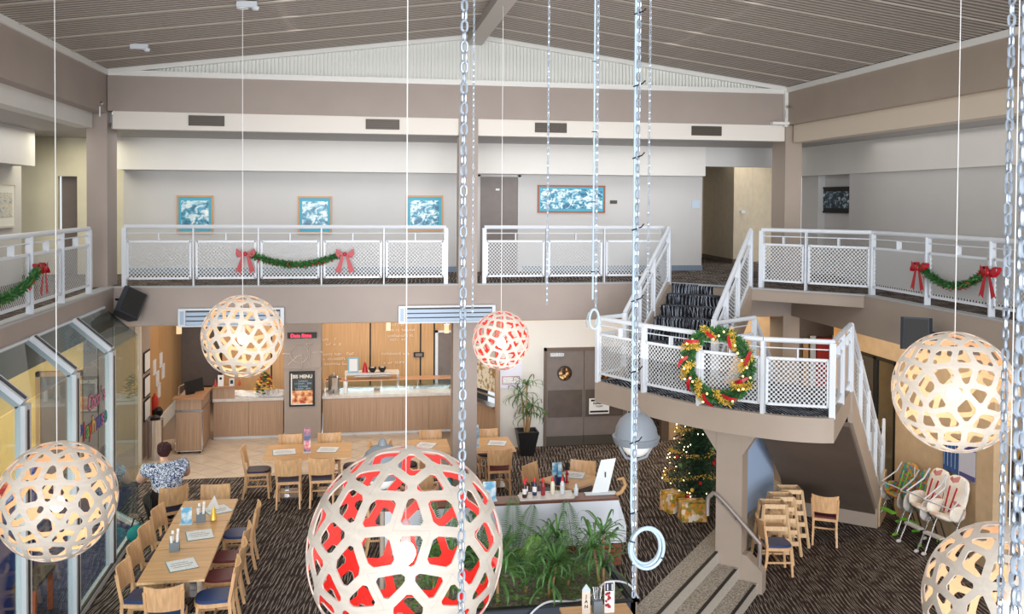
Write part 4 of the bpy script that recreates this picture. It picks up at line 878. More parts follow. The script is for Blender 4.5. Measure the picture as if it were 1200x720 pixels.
# ================================================================ GREENERY AND DECORATION
def tufts(mb, pts, r0, r1, n, rn_, ln=.05, w=.014):
    """short flat leaves bristling round a line of points"""
    for i in range(n):
        t = rn_.random()*(len(pts)-1.001); k_ = int(t); p = V3(pts[k_]).lerp(V3(pts[k_+1]), t-k_)
        d_ = V3((rn_.gauss(0, 1), rn_.gauss(0, 1), rn_.gauss(0, 1))).normalized(); rr_ = r0+(r1-r0)*rn_.random(); p = p+d_*rr_*.4
        e_ = p+d_*ln*(.6+rn_.random()); s_ = d_.orthogonal().normalized()*w; m_ = p.lerp(e_, .5)+V3((0, 0, .003))
        mb.add([p, m_+s_, e_, m_-s_], [(0, 1, 2, 3)])
M['fir'] = mat('fir_leaf', (50, 104, 52), .6, vary=.25, scale=30); M['fir2'] = mat('fir_leaf_light', (84, 136, 70), .6, vary=.2, scale=30)
M['ribbon'] = mat('red_ribbon', (176, 10, 32), .4); M['holly'] = mat('poinsettia_red', (206, 40, 56), .5)
def bow(parent, loc, rz, s=1.0):
    r_ = link('bow', None, parent, loc, rz); r_.scale = (s, s, s)
    for sx in (-1, 1):
        mb = MB(); L_ = []
        for k_ in range(9):
            t = k_/8*PI; L_.append((sx*(.02+.13*math.sin(t)**.8*(1 if k_ < 5 else .95)), .03*math.sin(2*t), .09*math.cos(t)*math.sin(t)**.4*1.1+.02))
        for k_ in range(8):
            a, b = V3(L_[k_]), V3(L_[k_+1]); mb.add([a+V3((0, -.035, 0)), b+V3((0, -.035, 0)), b+V3((0, .03, 0)), a+V3((0, .03, 0))], [(0, 1, 2, 3)])
        mb.add([(0, -.03, 0), (sx*.14, -.03, .1), (sx*.15, -.03, .0), (sx*.1, -.03, -.05)], [(0, 1, 2, 3)])
        mb.build('bow_loop', 'ribbon', r_)
        MB().add([(sx*.01, -.035, 0), (sx*.05, -.035, 0), (sx*.16, -.03, -.3), (sx*.12, -.03, -.27), (sx*.07, -.03, -.31)], [(0, 1, 2, 3, 4)]).build('bow_tail', 'ribbon', r_)
    MB().ball((0, -.035, .01), .03, 10, (1, .8, 1.2)).build('knot', 'ribbon', r_)
def garland(label, a, b, sag, bows, seed):
    g_ = tag(link('garland', None), label, 'garland', 'christmas garlands on the gallery railings'); rn_ = random.Random(seed); a, b = V3(a), V3(b)
    pts = [a.lerp(b, t/20)+V3((0, 0, -sag*4*(t/20)*(1-t/20))) for t in range(21)]
    MB().tube(pts, .018, 6).build('cord', 'fir', g_)
    mb = MB(); tufts(mb, pts, .02, .06, 1100, rn_, .05, .012); o = mb.build('foliage', 'fir', g_); o['kind'] = 'stuff'
    mb = MB(); tufts(mb, pts, .03, .06, 300, rn_, .05, .012); o = mb.build('light_foliage', 'fir2', g_); o['kind'] = 'stuff'
    nrm = (b-a).cross(V3((0, 0, 1))).normalized()
    for k_ in range(9):
        p = pts[2+k_*2]+V3((rn_.uniform(-.02, .02), 0, -.03)); mb = MB()
        for q in range(6): c_ = p+V3((rn_.gauss(0, .03), rn_.gauss(0, .03), rn_.gauss(0, .02))); d_ = V3((rn_.gauss(0, 1), rn_.gauss(0, 1), rn_.gauss(0, 1))).normalized()*.03; s_ = d_.orthogonal().normalized()*.014; mb.add([c_-d_, c_+s_, c_+d_, c_-s_], [(0, 1, 2, 3)])
        mb.build('red_flower', 'holly', g_)
    rzb = math.atan2((b-a).y, (b-a).x)
    for t in bows: bow(g_, a.lerp(b, t), rzb, 1.05)
garland('garland with red bows on the railing left of the central column', (-1.78, 15.6, 4.29), (-.33, 15.6, 4.28), .17, (-.06, 1.06), 1)
garland('garland with a red bow on the left side railing', (-3.93, 9.9, 4.28), (-3.93, 12.05, 4.3), .22, (-.05, 1.06), 2)
garland('garland with red bows on the right side railing', (7.9, 11.75, 4.28), (7.9, 10.45, 4.32), .2, (-.06, 1.07), 3)
# wreath
wr = thing('christmas_wreath', 'large round christmas wreath with gold tinsel and red ribbon on the landing railing', 'wreath', (4.83, 11.72, 2.98), math.atan2(-.7, .72)); wr.rotation_euler = (0, 0, -.78)
rn_ = random.Random(11); WR = .44; pts = [(WR*math.cos(t*PI/20), 0, WR*math.sin(t*PI/20)) for t in range(41)]
MB().tube(pts, .05, 8).build('ring', 'leafdark', wr)
mb = MB(); tufts(mb, pts, .04, .11, 3600, rn_, .07, .009); mb.build('fir_foliage', 'fir', wr)['kind'] = 'stuff'
mb = MB(); tufts(mb, pts, .06, .12, 1200, rn_, .06, .008); mb.build('light_foliage', 'fir2', wr)['kind'] = 'stuff'
mb = MB()
for seg in range(8):
    a0 = seg*2*PI/8; sp_ = [((WR-.1+.05*q)*math.cos(a0+q*.1), -.07-.02*math.sin(q), (WR-.1+.05*q)*math.sin(a0+q*.1)) for q in range(5)]; tufts(mb, sp_, .03, .09, 230, rn_, .032, .006)
mb.build('gold_tinsel', 'gold', wr)['kind'] = 'stuff'
for q in range(9):
    a0 = q*2*PI/9+.3; mb = MB(); pr = None; w0 = rn_.uniform(-.05, .05)
    for k_ in range(7):
        t = k_/6; a1 = a0+(t-.5)*.36; rr_ = WR+w0-.07+.14*t; p = V3((rr_*math.cos(a1), -.1-.05*math.sin(t*PI), rr_*math.sin(a1))); s_ = (V3((-math.sin(a1), 0, math.cos(a1)))*.8-V3((math.cos(a1), 0, math.sin(a1)))*.6)*(.014+.012*math.sin(t*PI))
        if pr: mb.add([pr[0], pr[1], p+s_, p-s_], [(0, 1, 2, 3)])
        pr = (p-s_, p+s_)
    mb.build('ribbon', 'ribbon', wr, True)
for q in range(22):
    a0 = rn_.random()*2*PI; rr_ = WR+rn_.uniform(-.08, .1); MB().ball((rr_*math.cos(a0), -.13, rr_*math.sin(a0)), .017, 8).build('bauble', mat('warm_bauble', (255, 236, 160), .2, emit=(255, 225, 140), es=1.0) if q == 0 else M['warm_b'], wr) if q else None
    if q == 0: M['warm_b'] = mat('warm_light', (255, 236, 180), .2, emit=(255, 225, 140), es=1.5)
# christmas tree and presents
ct = thing('christmas_tree', 'decorated christmas tree with gold tinsel and lights under the landing', 'christmas tree', (5.78, 14.8, 0)); rn_ = random.Random(4)
MB().lathe([(.05, 0), (.04, 1.0), (.015, 2.1)], 8).build('trunk', 'kick', ct)
mb = MB(); mb2 = MB()
for i in range(150):
    h = .15+1.85*(i/150)**.9; R0 = .62*(1-(h-.1)/2.15)**.8+.03; t = i*2.399; dr = V3((math.cos(t), math.sin(t), -.25)).normalized()
    br = [V3((0, 0, h)), V3((0, 0, h))+dr*R0*.5, V3((0, 0, h))+dr*R0]; tufts(mb if i % 3 else mb2, br, .03, .07, 70, rn_, .09, .008)
mb.build('fir_needles', mat('deep_fir', (26, 58, 36), .7), ct)['kind'] = 'stuff'; mb2.build('tip_needles', mat('mid_fir', (44, 86, 50), .7), ct)['kind'] = 'stuff'
def sprl(t): h = .3+t*1.7; return (h, .62*(1-(h-.1)/2.15)**.8+.06)
mb = MB(); pp_ = []
for i in range(120):
    t = i/119; h, R0 = sprl(t); a = t*4.2*2*PI; pp_.append((R0*math.cos(a), R0*math.sin(a), h-.05*math.sin(a*2.5)))
tufts(mb, pp_, .02, .05, 1500, rn_, .035, .007); mb.build('gold_tinsel', 'gold', ct)['kind'] = 'stuff'
for i in range(26):
    t = rn_.random(); h, R0 = sprl(t); a = -PI/2+rn_.uniform(-1.9, 1.4); MB().ball((R0*math.cos(a), R0*math.sin(a), h), .032, 10).build('bauble', ('berry', 'gold', M['fir2'], 'berry')[i % 4], ct, True)
mb = MB()
for i in range(110): t = rn_.random(); h, R0 = sprl(t); a = rn_.random()*2*PI; mb.ball(((R0+.02)*math.cos(a), (R0+.02)*math.sin(a), h), .009, 5)
mb.build('fairy_lights', mat('fairy_light', (255, 240, 190), .4, emit=(255, 226, 150), es=8), ct)['kind'] = 'stuff'
M['wrap'] = ramp_mat('dotted_wrapping', 'ShaderNodeTexVoronoi', 16, [(.25, (214, 140, 30)), (.45, (250, 244, 226)), (.6, (226, 160, 40)), (.8, (120, 130, 60))], .4)
for x, y, w_, d_, h_, rz0, l in ((5.4, 14.1, .42, .3, .3, -.12, 'larger orange patterned present at the front of the christmas tree'), (5.22, 14.55, .3, .3, .32, .3, 'smaller orange patterned present left behind the larger one')):
    o = thing('wrapped_present', l, 'present', (x, y, 0), rz0, group='wrapped presents under the tree'); MB().box(-w_/2, -d_/2, 0, w_/2, d_/2, h_).build('box', 'wrap', o)
    MB().box(-w_/2-.004, -.02, 0, w_/2+.004, .02, h_+.004).build('ribbon_band', 'gold', o)
# leaf things
M['palm'] = mat('palm_leaf', (70, 106, 62), .5, vary=.25, scale=12); M['palm2'] = mat('palm_leaf_bright', (100, 140, 66), .5, vary=.2, scale=12); M['strap'] = mat('strap_leaf', (74, 116, 58), .45, vary=.2, scale=9); M['strap_d'] = mat('strap_leaf_dark', (60, 92, 52), .5, vary=.2, scale=9); M['cane'] = mat('plant_cane', (166, 132, 92), .7)
def frond_mesh(L_=.9, droop=.25, nl=26, ll=.2, m='palm'):
    mb = MB(); pts = []
    for k_ in range(13): t = k_/12; pts.append((0, L_*t*(1-.15*t), L_*.75*t-droop*L_*t*t*1.1))
    mb.tube(pts, [.007*(1-.7*k_/12) for k_ in range(13)], 5)
    for i in range(nl):
        t = .22+.78*i/(nl-1); k_ = min(11, int(t*12)); p = V3(pts[k_]).lerp(V3(pts[k_+1]), t*12-k_); l_ = ll*math.sin(PI*(.15+.8*t))**.7
        for sx in (-1, 1):
            d_ = V3((sx*.85, .5, .15)).normalized(); e_ = p+d_*l_; s_ = V3((0, .011, .003)); m_ = p.lerp(e_, .45)+V3((0, 0, .012)); mb.add([p, m_-s_, e_+V3((0, 0, -.03)), m_+s_], [(0, 1, 2, 3)])
    return mb.mesh('frond', m)
def strap_mesh(L_=.45, w_=.016, m='strap', arch=1.0):
    mb = MB(); pr = None
    for k_ in range(8):
        t = k_/7; p = V3((0, L_*math.sin(t*1.5*arch)/1.2, L_*(.75*t-.75*arch*t*t))); ww = w_*math.sin(PI*(.12+.88*t))**.6*(1 if t < .98 else .1); s_ = V3((ww, 0, 0)); f_ = V3((0, 0, .25*ww))
        cur = (p-s_+f_, p, p+s_+f_)
        if pr: mb.add([pr[0], pr[1], cur[1], cur[0]], [(0, 1, 2, 3)]); mb.add([pr[1], pr[2], cur[2], cur[1]], [(0, 1, 2, 3)])
        pr = cur
    return mb.mesh('leaf', m)
FR = [frond_mesh(.95, .2), frond_mesh(.8, .45, m='palm2'), frond_mesh(.7, .1, 22, .16)]
SM = [strap_mesh(.42), strap_mesh(.5, .014, 'strap', 1.25), strap_mesh(.5, .012, 'strap_d', 1.3)]
def palm(label, loc, n, sc, seed, up=.6):
    r = thing('palm_plant', label, 'plant', loc, group='feathery palms in the planter'); rn_ = random.Random(seed)
    MB().tube([(0, 0, 0), (.01, 0, .12*sc)], [.03, .02], 7).build('stem', 'cane', r)
    for i in range(n):
        f_ = link('frond', FR[rn_.randrange(3)], r, (0, 0, .1*sc), rot=(rn_.uniform(0, up), rn_.uniform(-.15, .15), i*2*PI/n+rn_.uniform(-.4, .4))); q = sc*rn_.uniform(.8, 1.1); f_.scale = (q, q, q)
def dracaena(label, loc, heads, seed, name='spiky_plant', grp='spiky strap-leaved plants in the planter', kinds=(0, 1), n=24, sc=1):
    r = thing(name, label, 'plant', loc, group=grp); rn_ = random.Random(seed)
    for (hx, hy, hz) in heads:
        MB().tube([(hx*.3, hy*.3, 0), (hx*.6, hy*.6, hz*.5), (hx, hy, hz)], [.022, .018, .014], 7).build('cane', 'cane', r)
        for i in range(n):
            f_ = link('leaf', SM[kinds[i % len(kinds)]], r, (hx, hy, hz+rn_.uniform(-.03, .05)), rot=(rn_.uniform(-.5, .75), rn_.uniform(-.2, .2), i*2.399)); q = sc*rn_.uniform(.75, 1.15); f_.scale = (q, q, q)
# corner pot plant
pt = thing('potted_dracaena', 'tall spiky plant in a black square pot against the white wall', 'plant', (3.4, 18.25, 0))
MB().prism([(-.13, -.13), (.13, -.13), (.13, .13), (-.13, .13)], 0, .02).build('pot_base', 'black', pt)
pm = MB().add([(-.13, -.13, .0), (.13, -.13, 0), (.13, .13, 0), (-.13, .13, 0), (-.22, -.22, .5), (.22, -.22, .5), (.22, .22, .5), (-.22, .22, .5), (-.19, -.19, .5), (.19, -.19, .5), (.19, .19, .5), (-.19, .19, .5), (-.19, -.19, .45), (.19, -.19, .45), (.19, .19, .45), (-.19, .19, .45)],
    [(3, 2, 1, 0), (0, 1, 5, 4), (1, 2, 6, 5), (2, 3, 7, 6), (3, 0, 4, 7), (4, 5, 9, 8), (5, 6, 10, 9), (6, 7, 11, 10), (7, 4, 8, 11), (12, 13, 14, 15), (8, 9, 13, 12), (9, 10, 14, 13), (10, 11, 15, 14), (11, 8, 12, 15)]).build('pot', 'dark', pt)
rn_ = random.Random(8)
for hx, hy, hz, nn in ((-.12, 0, 1.25, 22), (.12, .02, 1.0, 26), (.02, -.1, .85, 26), (.0, .05, 1.42, 18)):
    MB().tube([(hx*.3, hy*.3, .45), (hx, hy, hz)], [.02, .014], 7).build('cane', 'cane', pt)
    for i in range(nn):
        f_ = link('leaf', SM[2 if i % 2 else 1], pt, (hx, hy, hz), rot=(rn_.uniform(-.7, .4), 0, i*2.399)); q = rn_.uniform(.55, .8); f_.scale = (q*1.7, q*1.25, q*1.2)
# planter, counter-height divider and their plants
pn = thing('planter_box', 'long dark planter box filled with gravel and ferns', 'planter', (0, 0, 0))
MB().box(.2, 10.2, 0, 3.22, 10.26, .5).box(.2, 11.6, 0, 3.22, 11.66, .5).box(3.16, 10.2, 0, 3.22, 11.66, .5).box(.2, 10.2, 0, .26, 11.66, .5).build('box_side', mat('slate_blue_box', (58, 66, 80), .4), pn)
MB().box(.26, 10.26, .3, 3.16, 11.6, .44).build('gravel', ramp_mat('gravel', 'ShaderNodeTexVoronoi', 40, [(.2, (120, 108, 92)), (.6, (190, 178, 160)), (.9, (150, 140, 124))], .9), pn)
MB().box(.17, 10.17, .5, 3.25, 10.24, .52).box(3.18, 10.17, .5, 3.25, 11.7, .52).build('rim', 'dark', pn)
MB().tube(smooth([(3.3, 10.35, .46), (3.2, 10.45, .6), (2.95, 10.5, .62), (2.75, 10.4, .52), (2.5, 10.3, .5), (2.2, 10.25, .54), (2.0, 10.15, .5), (1.85, 10.1, .35)]), .012, 7).build('watering_hose', 'rail', pn, True)
palm('tallest palm at the back of the planter, left of centre', (1.95, 11.35, .44), 9, .95, 21, .4)
palm('palm with upright fronds before the white divider', (2.75, 11.3, .44), 9, .95, 22, .4)
palm('bright palm in the middle of the planter', (2.55, 10.85, .44), 10, .75, 23, .6)
palm('small palm at the left of the planter', (1.5, 10.9, .44), 12, 1.05, 24, .8)
palm('young palm at the planter front edge, left of centre', (2.0, 10.75, .44), 11, .8, 25, .8)
palm('palm at the hidden left end of the planter', (.9, 11.1, .44), 11, 1.0, 26, .8)
dracaena('spiky plant in the middle of the planter front', (2.25, 10.55, .44), ((0, 0, .22), (.12, .15, .35)), 31, n=30, sc=1.0)
dracaena('spiky plant at the right end of the planter', (2.95, 10.65, .44), ((0, 0, .3), (-.1, .1, .5), (.05, .2, .62)), 32, n=24, sc=.95)
dracaena('drooping spiky plant behind the centre of the planter', (2.4, 11.2, .44), ((-.05, 0, .38), (.1, .05, .45)), 33, n=26, sc=.95)
dracaena('spiky plant at the left of the planter beside the largest lamp', (1.62, 10.5, .44), ((0, 0, .35),), 34, n=34, sc=1.3)
dracaena('spiky plant at the hidden left end of the planter', (1.0, 10.6, .44), ((0, 0, .35), (.1, .1, .5)), 35, n=26, sc=1.2)
gc = tag(link('ground_cover', None, None, (0, 0, .44)), 'low round leaved creeper over the planter gravel', 'plant', kind='stuff'); rn_ = random.Random(9); mb = MB()
for i in range(900):
    p = V3((rn_.uniform(.4, 3.1), rn_.uniform(10.3, 11.5), rn_.uniform(.02, .16))); a = V3((rn_.gauss(0, 1), rn_.gauss(0, 1), rn_.gauss(0, .4))).normalized()*.05; b_ = a.cross(V3((0, 0, 1))).normalized()*.035; mb.add([p, p+a*.5+b_, p+a, p+a*.5-b_], [(0, 1, 2, 3)])
me_ = mb.mesh('ground_cover', 'palm2'); gc_ = link('leaves', me_, gc); gc_['kind'] = 'stuff'
dvd = thing('divider_counter', 'white fronted divider with dark brown capping behind the planter', 'counter', (0, 0, 0))
MB().box(.3, 12.3, .38, 3.62, 12.4, .99).build('white_panel', mat('white_laminate', (226, 232, 242), .3), dvd)
MB().add([(3.62, 12.3, .99), (3.62, 12.3, .38), (3.74, 12.32, .38), (3.74, 12.32, .62)], [(0, 1, 2, 3)]).build('end_wing', 'rail', dvd)
MB().box(.25, 12.3, .99, 3.62, 12.62, 1.02).build('capping', mat('dark_brown_capping', (112, 68, 52), .35, vary=.1, scale=4), dvd)
for k_ in range(6): MB().box(.3, 12.27, .02+k_*.06, 3.66, 12.29, .07+k_*.06).build('slat', mat('red_brown_slat', (130, 66, 44), .45) if k_ == 0 else M['red_brown'], dvd) if k_ else M.__setitem__('red_brown', mat('red_brown_slat', (130, 66, 44), .45))
MB().box(.35, 12.32, 0, 3.6, 12.6, .36).build('carcass', 'kick', dvd)
MB().tube([(3.62, 12.45, 1.02), (3.7, 12.45, 1.05), (3.76, 12.45, 1.15), (3.72, 12.45, 1.25), (3.64, 12.45, 1.24)], [.03, .03, .03, .028, .015], 8).build('carved_end', 'timber_gold', dvd, True)
# globe lamps on posts
def post_lamp(label, loc, top):
    r = thing('globe_post_lamp', label, 'lamp', loc, group='grey domed globe lamps on posts'); gy = mat('grey_dome', (140, 148, 158), .45) if 'gy' not in M else M['gy']; M['gy'] = gy
    MB().tube([(0, 0, 0), (0, 0, top-.5)], .032, 12).build('post', 'fascia_warm', r, True)
    MB().lathe([(.262, top-.07), (.285, top-.0), (.288, top+.015), (.262, top+.02), (.26, top+.03), (.245, top+.12), (.2, top+.21), (.13, top+.275), (.055, top+.3)], 28).build('dome', gy, r, True)
    MB().lathe([(.055, top+.29), (.055, top+.31), (.045, top+.35), (.02, top+.375), (0, top+.38)], 16).build('knob', gy, r, True)
    MB().ball((0, 0, top-.05), .185, 20).build('globe', mat('opal_globe', (240, 240, 238), .3, emit=(255, 250, 240), es=.2), r, True)
    MB().tube([(-.2, 0, top), (-.2, 0, top-.12), (-.13, 0, top-.24), (0, 0, top-.28), (.13, 0, top-.24), (.2, 0, top-.12), (.2, 0, top)], .018, 8).build('bracket', gy, r, True)
    MB().lathe([(.04, top-.5), (.04, top-.38), (.03, top-.3)], 12).build('collar', 'steel', r)
post_lamp('grey domed globe lamp on a post at the right end of the planter', (3.3, 10.5, .0), 2.36)
post_lamp('grey domed globe lamp half hidden behind the largest pendant', (.28, 11.0, .0), 1.95)

# ================================================================ TABLES AND CHAIRS
def rot_pts(pts, a, c=(0, 0)): return [(c[0]+(x-c[0])*math.cos(a)-(y-c[1])*math.sin(a), c[1]+(x-c[0])*math.sin(a)+(y-c[1])*math.cos(a)) for x, y in pts]
def make_chair(seat, wood='beech'):
    me = {}
    for sx in (-1, 1):
        me['f%d' % sx] = MB().bar((sx*.185, .2, 0), (sx*.18, .17, .43), .034, .034).mesh('leg', wood)
        mb = MB(); ps = [(sx*.19, -.25, 0), (sx*.185, -.2, .25), (sx*.185, -.19, .45), (sx*.195, -.22, .62), (sx*.205, -.25, .8)]
        for a, b in zip(ps[:-1], ps[1:]): mb.bar(a, b, .03, .038)
        me['b%d' % sx] = mb.mesh('leg', wood)
    ol = [(.205*math.cos(t)*(1 if abs(math.cos(t)) < .8 else 1), .0+.2*math.sin(t)) for t in [PI*k_/10 for k_ in range(11)]]
    out = [(-.2, -.2), (.2, -.2)]+[(.215*math.copysign(abs(math.cos(t))**.6, math.cos(t)), .0+.225*math.sin(t)**.7) for t in [.05+(PI-.1)*k_/10 for k_ in range(11)]]
    me['frame'] = MB().prism(out, .405, .45).mesh('seat_frame', wood)
    me['pad'] = MB().prism([(x*.94, y*.94) for x, y in out], .45, .468).prism([(x*.88, y*.88) for x, y in out], .468, .478).mesh('seat_pad', seat, True)
    me['str'] = MB().bar((-.185, -.2, .22), (-.185, .19, .22), .02, .026).bar((.185, -.2, .22), (.185, .19, .22), .02, .026).bar((-.185, 0, .22), (.185, 0, .22), .02, .026).mesh('stretcher', wood)
    mb = MB(); n = 10; g_ = []
    for k_ in range(n+1):
        x = -.215+.43*k_/n; q = (x/.215)**2; y = -.275+.055*q
        g_.append([(x, y-.006+.02, .56+.0*q), (x, y-.03-.006, .845+.022*q), (x, y-.03+.008, .845+.022*q), (x, y+.034, .56)])
    for k_ in range(n):
        a, b = g_[k_], g_[k_+1]
        for i in range(4): j = (i+1) % 4; mb.add([a[i], b[i], b[j], a[j]], [(0, 1, 2, 3)])
    mb.add(g_[0], [(0, 1, 2, 3)]); mb.add(g_[-1], [(3, 2, 1, 0)])
    me['back'] = mb.mesh('backrest', wood, True)
    return me
CH = {'blue': make_chair('blue_vinyl'), 'navy': make_chair('navy_vinyl'), 'red': make_chair('red_vinyl')}
def chair(x, y, face, col, label, grp='beech bentwood dining chairs', z=0):
    """face: compass angle the sitter looks towards, radians from +Y anticlockwise"""
    r = thing('dining_chair', label, 'chair', (x, y, z), face, grp); m_ = CH[col]
    for k_ in ('f-1', 'f1', 'b-1', 'b1'): link('leg', m_[k_], r)
    link('seat_frame', m_['frame'], r); link('seat_pad', m_['pad'], r); link('stretcher', m_['str'], r); link('backrest', m_['back'], r)
    return r
def table(x0, y0, x1, y1, label, rz=0, z=.75, grp='honey laminate tables', cut=1):
    cx, cy = (x0+x1)/2, (y0+y1)/2; w_, d_ = (x1-x0)/2, (y1-y0)/2
    r = thing('dining_table', label, 'table', (cx, cy, 0), rz, grp)
    MB().box(-w_+.004, -d_+.004, z-.032, w_-.004, d_-.004, z).build('tabletop', 'table_wood', r); MB().box(-w_+.002, -d_+.002, z-.03, w_-.002, d_-.002, z-.006).build('edge_band', 'beech_pale', r)
    MB().box(-.04, -.04, .03, .04, .04, z-.03).build('column', 'steel', r); MB().box(-.22, -.26, 0, .22, .26, .025).build('base_plate', 'steel', r); MB().box(-.2, -.2, z-.05, .2, .2, z-.032).build('top_bracket', 'dark', r)
    return r
LF, RT, AW, TW = -PI/2, PI/2, 0, PI
# long table of three
table(-2.54, 10.99, -1.78, 11.985, 'near third of the long table row beside the glass playroom')
table(-2.54, 11.995, -1.78, 12.95, 'middle third of the long table row beside the glass playroom')
table(-2.54, 12.96, -1.77, 13.9, 'far third of the long table row beside the glass playroom')
for i, (x, y, c_, a_, l) in enumerate((
        (-2.52, 11.3, 'blue', LF-.12, 'chair with blue seat on the glass side of the long table, nearest the viewer'),
        (-2.55, 11.92, 'navy', LF-.1, 'chair on the glass side of the long table, second from the viewer'),
        (-2.56, 12.55, 'navy', LF-.12, 'chair on the glass side of the long table, third from the viewer'),
        (-2.55, 13.28, 'navy', LF-.2, 'chair on the glass side of the long table, farthest of that side'),
        (-1.7, 11.18, 'blue', RT+.05, 'chair with bright blue seat on the open side of the long table, nearest the viewer'),
        (-1.7, 11.78, 'red', RT+.0, 'chair with maroon seat on the open side of the long table, the nearer maroon one'),
        (-1.72, 12.4, 'red', RT-.03, 'chair with maroon seat on the open side of the long table, the farther maroon one'),
        (-1.68, 13.25, 'blue', RT+.02, 'chair with blue seat on the open side of the long table, farthest of that side'),
        (-2.17, 10.85, 'blue', AW+.05, 'chair at the near end of the long table with its back to the viewer'),
        (-2.15, 14.02, 'navy', TW, 'chair at the far end of the long table facing the viewer'))):
    chair(x, y, a_, c_, l)
# two-table group before the servery
table(-1.62, 15.86, -.875, 16.87, 'left table of the pair in front of the servery pillar'); table(-.87, 15.86, -.13, 16.87, 'right table of the pair in front of the servery pillar')
chair(-1.74, 16.35, LF, 'navy', 'chair at the left end of the table pair before the servery pillar')
chair(-1.17, 15.78, AW, 'navy', 'chair with its back to the viewer at the left table of the servery pair'); chair(-.62, 15.78, AW, 'navy', 'chair with its back to the viewer at the right table of the servery pair')
chair(-1.25, 16.9, TW, 'navy', 'chair facing the viewer behind the left table of the servery pair'); chair(-.54, 16.9, TW, 'navy', 'chair facing the viewer behind the right table of the servery pair')
chair(-.06, 16.35, RT, 'navy', 'chair at the right end of the table pair before the servery pillar')
# table left of the column
table(.9, 15.9, 1.62, 16.85, 'table left of the central column beside the servery'); chair(.82, 16.3, LF, 'navy', 'chair at the left end of the table left of the central column'); chair(1.33, 16.85, TW, 'navy', 'chair facing the viewer behind the table left of the central column')
chair(1.25, 15.8, AW, 'navy', 'chair half hidden by the largest pendant, left of the column')
table(2.06, 15.9, 2.78, 16.85, 'table right of the central column near the pot plant'); chair(2.44, 15.9, AW, 'red', 'chair with its back to the viewer right of the central column'); chair(2.4, 16.8, TW, 'navy', 'chair facing the viewer behind the table right of the central column')
# rotated table behind the divider
table(3.37-.38, 14.1-.36, 3.37+.38, 14.1+.36, 'turned table with a leaning menu behind the white divider', .62)
chair(2.95, 14.45, -2.35, 'navy', 'chair at the left corner of the turned table behind the divider'); chair(3.6, 14.5, PI-.45, 'navy', 'chair facing the viewer at the turned table behind the divider')
# tables half hidden behind the largest lamp
table(.6, 12.95, 1.35, 13.9, 'table seen through the largest pendant with two people at it'); chair(.35, 13.5, LF, 'navy', 'chair of the man seen through the largest pendant'); chair(1.45, 13.25, RT, 'navy', 'chair of the grey haired person seen through the largest pendant')
chair(.95, 14.05, TW, 'navy', 'empty chair facing the viewer at the table seen through the largest pendant')
chair(1.75, 13.7, .9, 'navy', 'empty chair right of the table seen through the largest pendant')
# foreground table
table(2.17, 8.7, 2.93, 9.63, 'foreground table with a number 11 stand at the bottom edge of the picture')
chair(2.9, 8.75, PI/2, 'blue', 'chair at the foreground table, only its top corner in view')
# woman's table
table(-3.42, 15.12, -2.86, 15.68, 'small table at the glass corner where the woman sits', .35)
wc = chair(-2.88, 14.52, .5, 'navy', 'chair of the woman in the patterned blouse')
# right side
chair(7.75, 14.1, -.5, 'red', 'single chair with maroon seat by the stair plinth', z=-.5)
chair(6.35, 13.02, -PI/2-.15, 'blue', 'chair with blue seat in front of the stacked wooden high chairs', z=-.5)
# wooden high chairs pushed together
def highchair(x, y, a, label):
    r = thing('wooden_high_chair', label, 'high chair', (x, y, -.5), a, 'wooden high chairs nested by the stairs')
    P_ = lambda x_, y_, z_: (x_, y_, z_)
    for sx in (-1, 1):
        for sy in (-1, 1):
            MB().bar((sx*.27, sy*.24, 0), (sx*.17, sy*.13, .92), .045, .03).build('leg', 'beech_pale', r)
        for z_ in (.3, .9): k_ = 1-z_/.92; MB().bar((sx*(.17+.1*k_), -(.13+.11*k_), z_), (sx*(.17+.1*k_), .13+.11*k_, z_), .024, .05).build('side_rail', 'beech_pale', r)
    for z_ in (.2, .38, .56, .74, .9):
        k_ = 1-z_/.92
        for sy in (-1, 1):
            if sy > 0 and z_ in (.38, .74): continue
            MB().bar((-(.17+.1*k_), sy*(.13+.11*k_), z_), (.17+.1*k_, sy*(.13+.11*k_), z_), .022, .07).build('cross_rail', 'beech_pale', r)
    MB().box(-.2, -.15, .52, .2, .15, .54).build('seat', 'beech_pale', r)
ang = math.atan2(DS[1], DS[0])-PI/2
highchair(6.52, 13.5, ang+.5, 'wooden high chair at the near end of the nested row by the stairs')
highchair(6.82, 13.82, ang+.5, 'wooden high chair in the middle of the nested row by the stairs')
highchair(7.12, 14.14, ang+.5, 'wooden high chair at the far end of the nested row by the stairs')
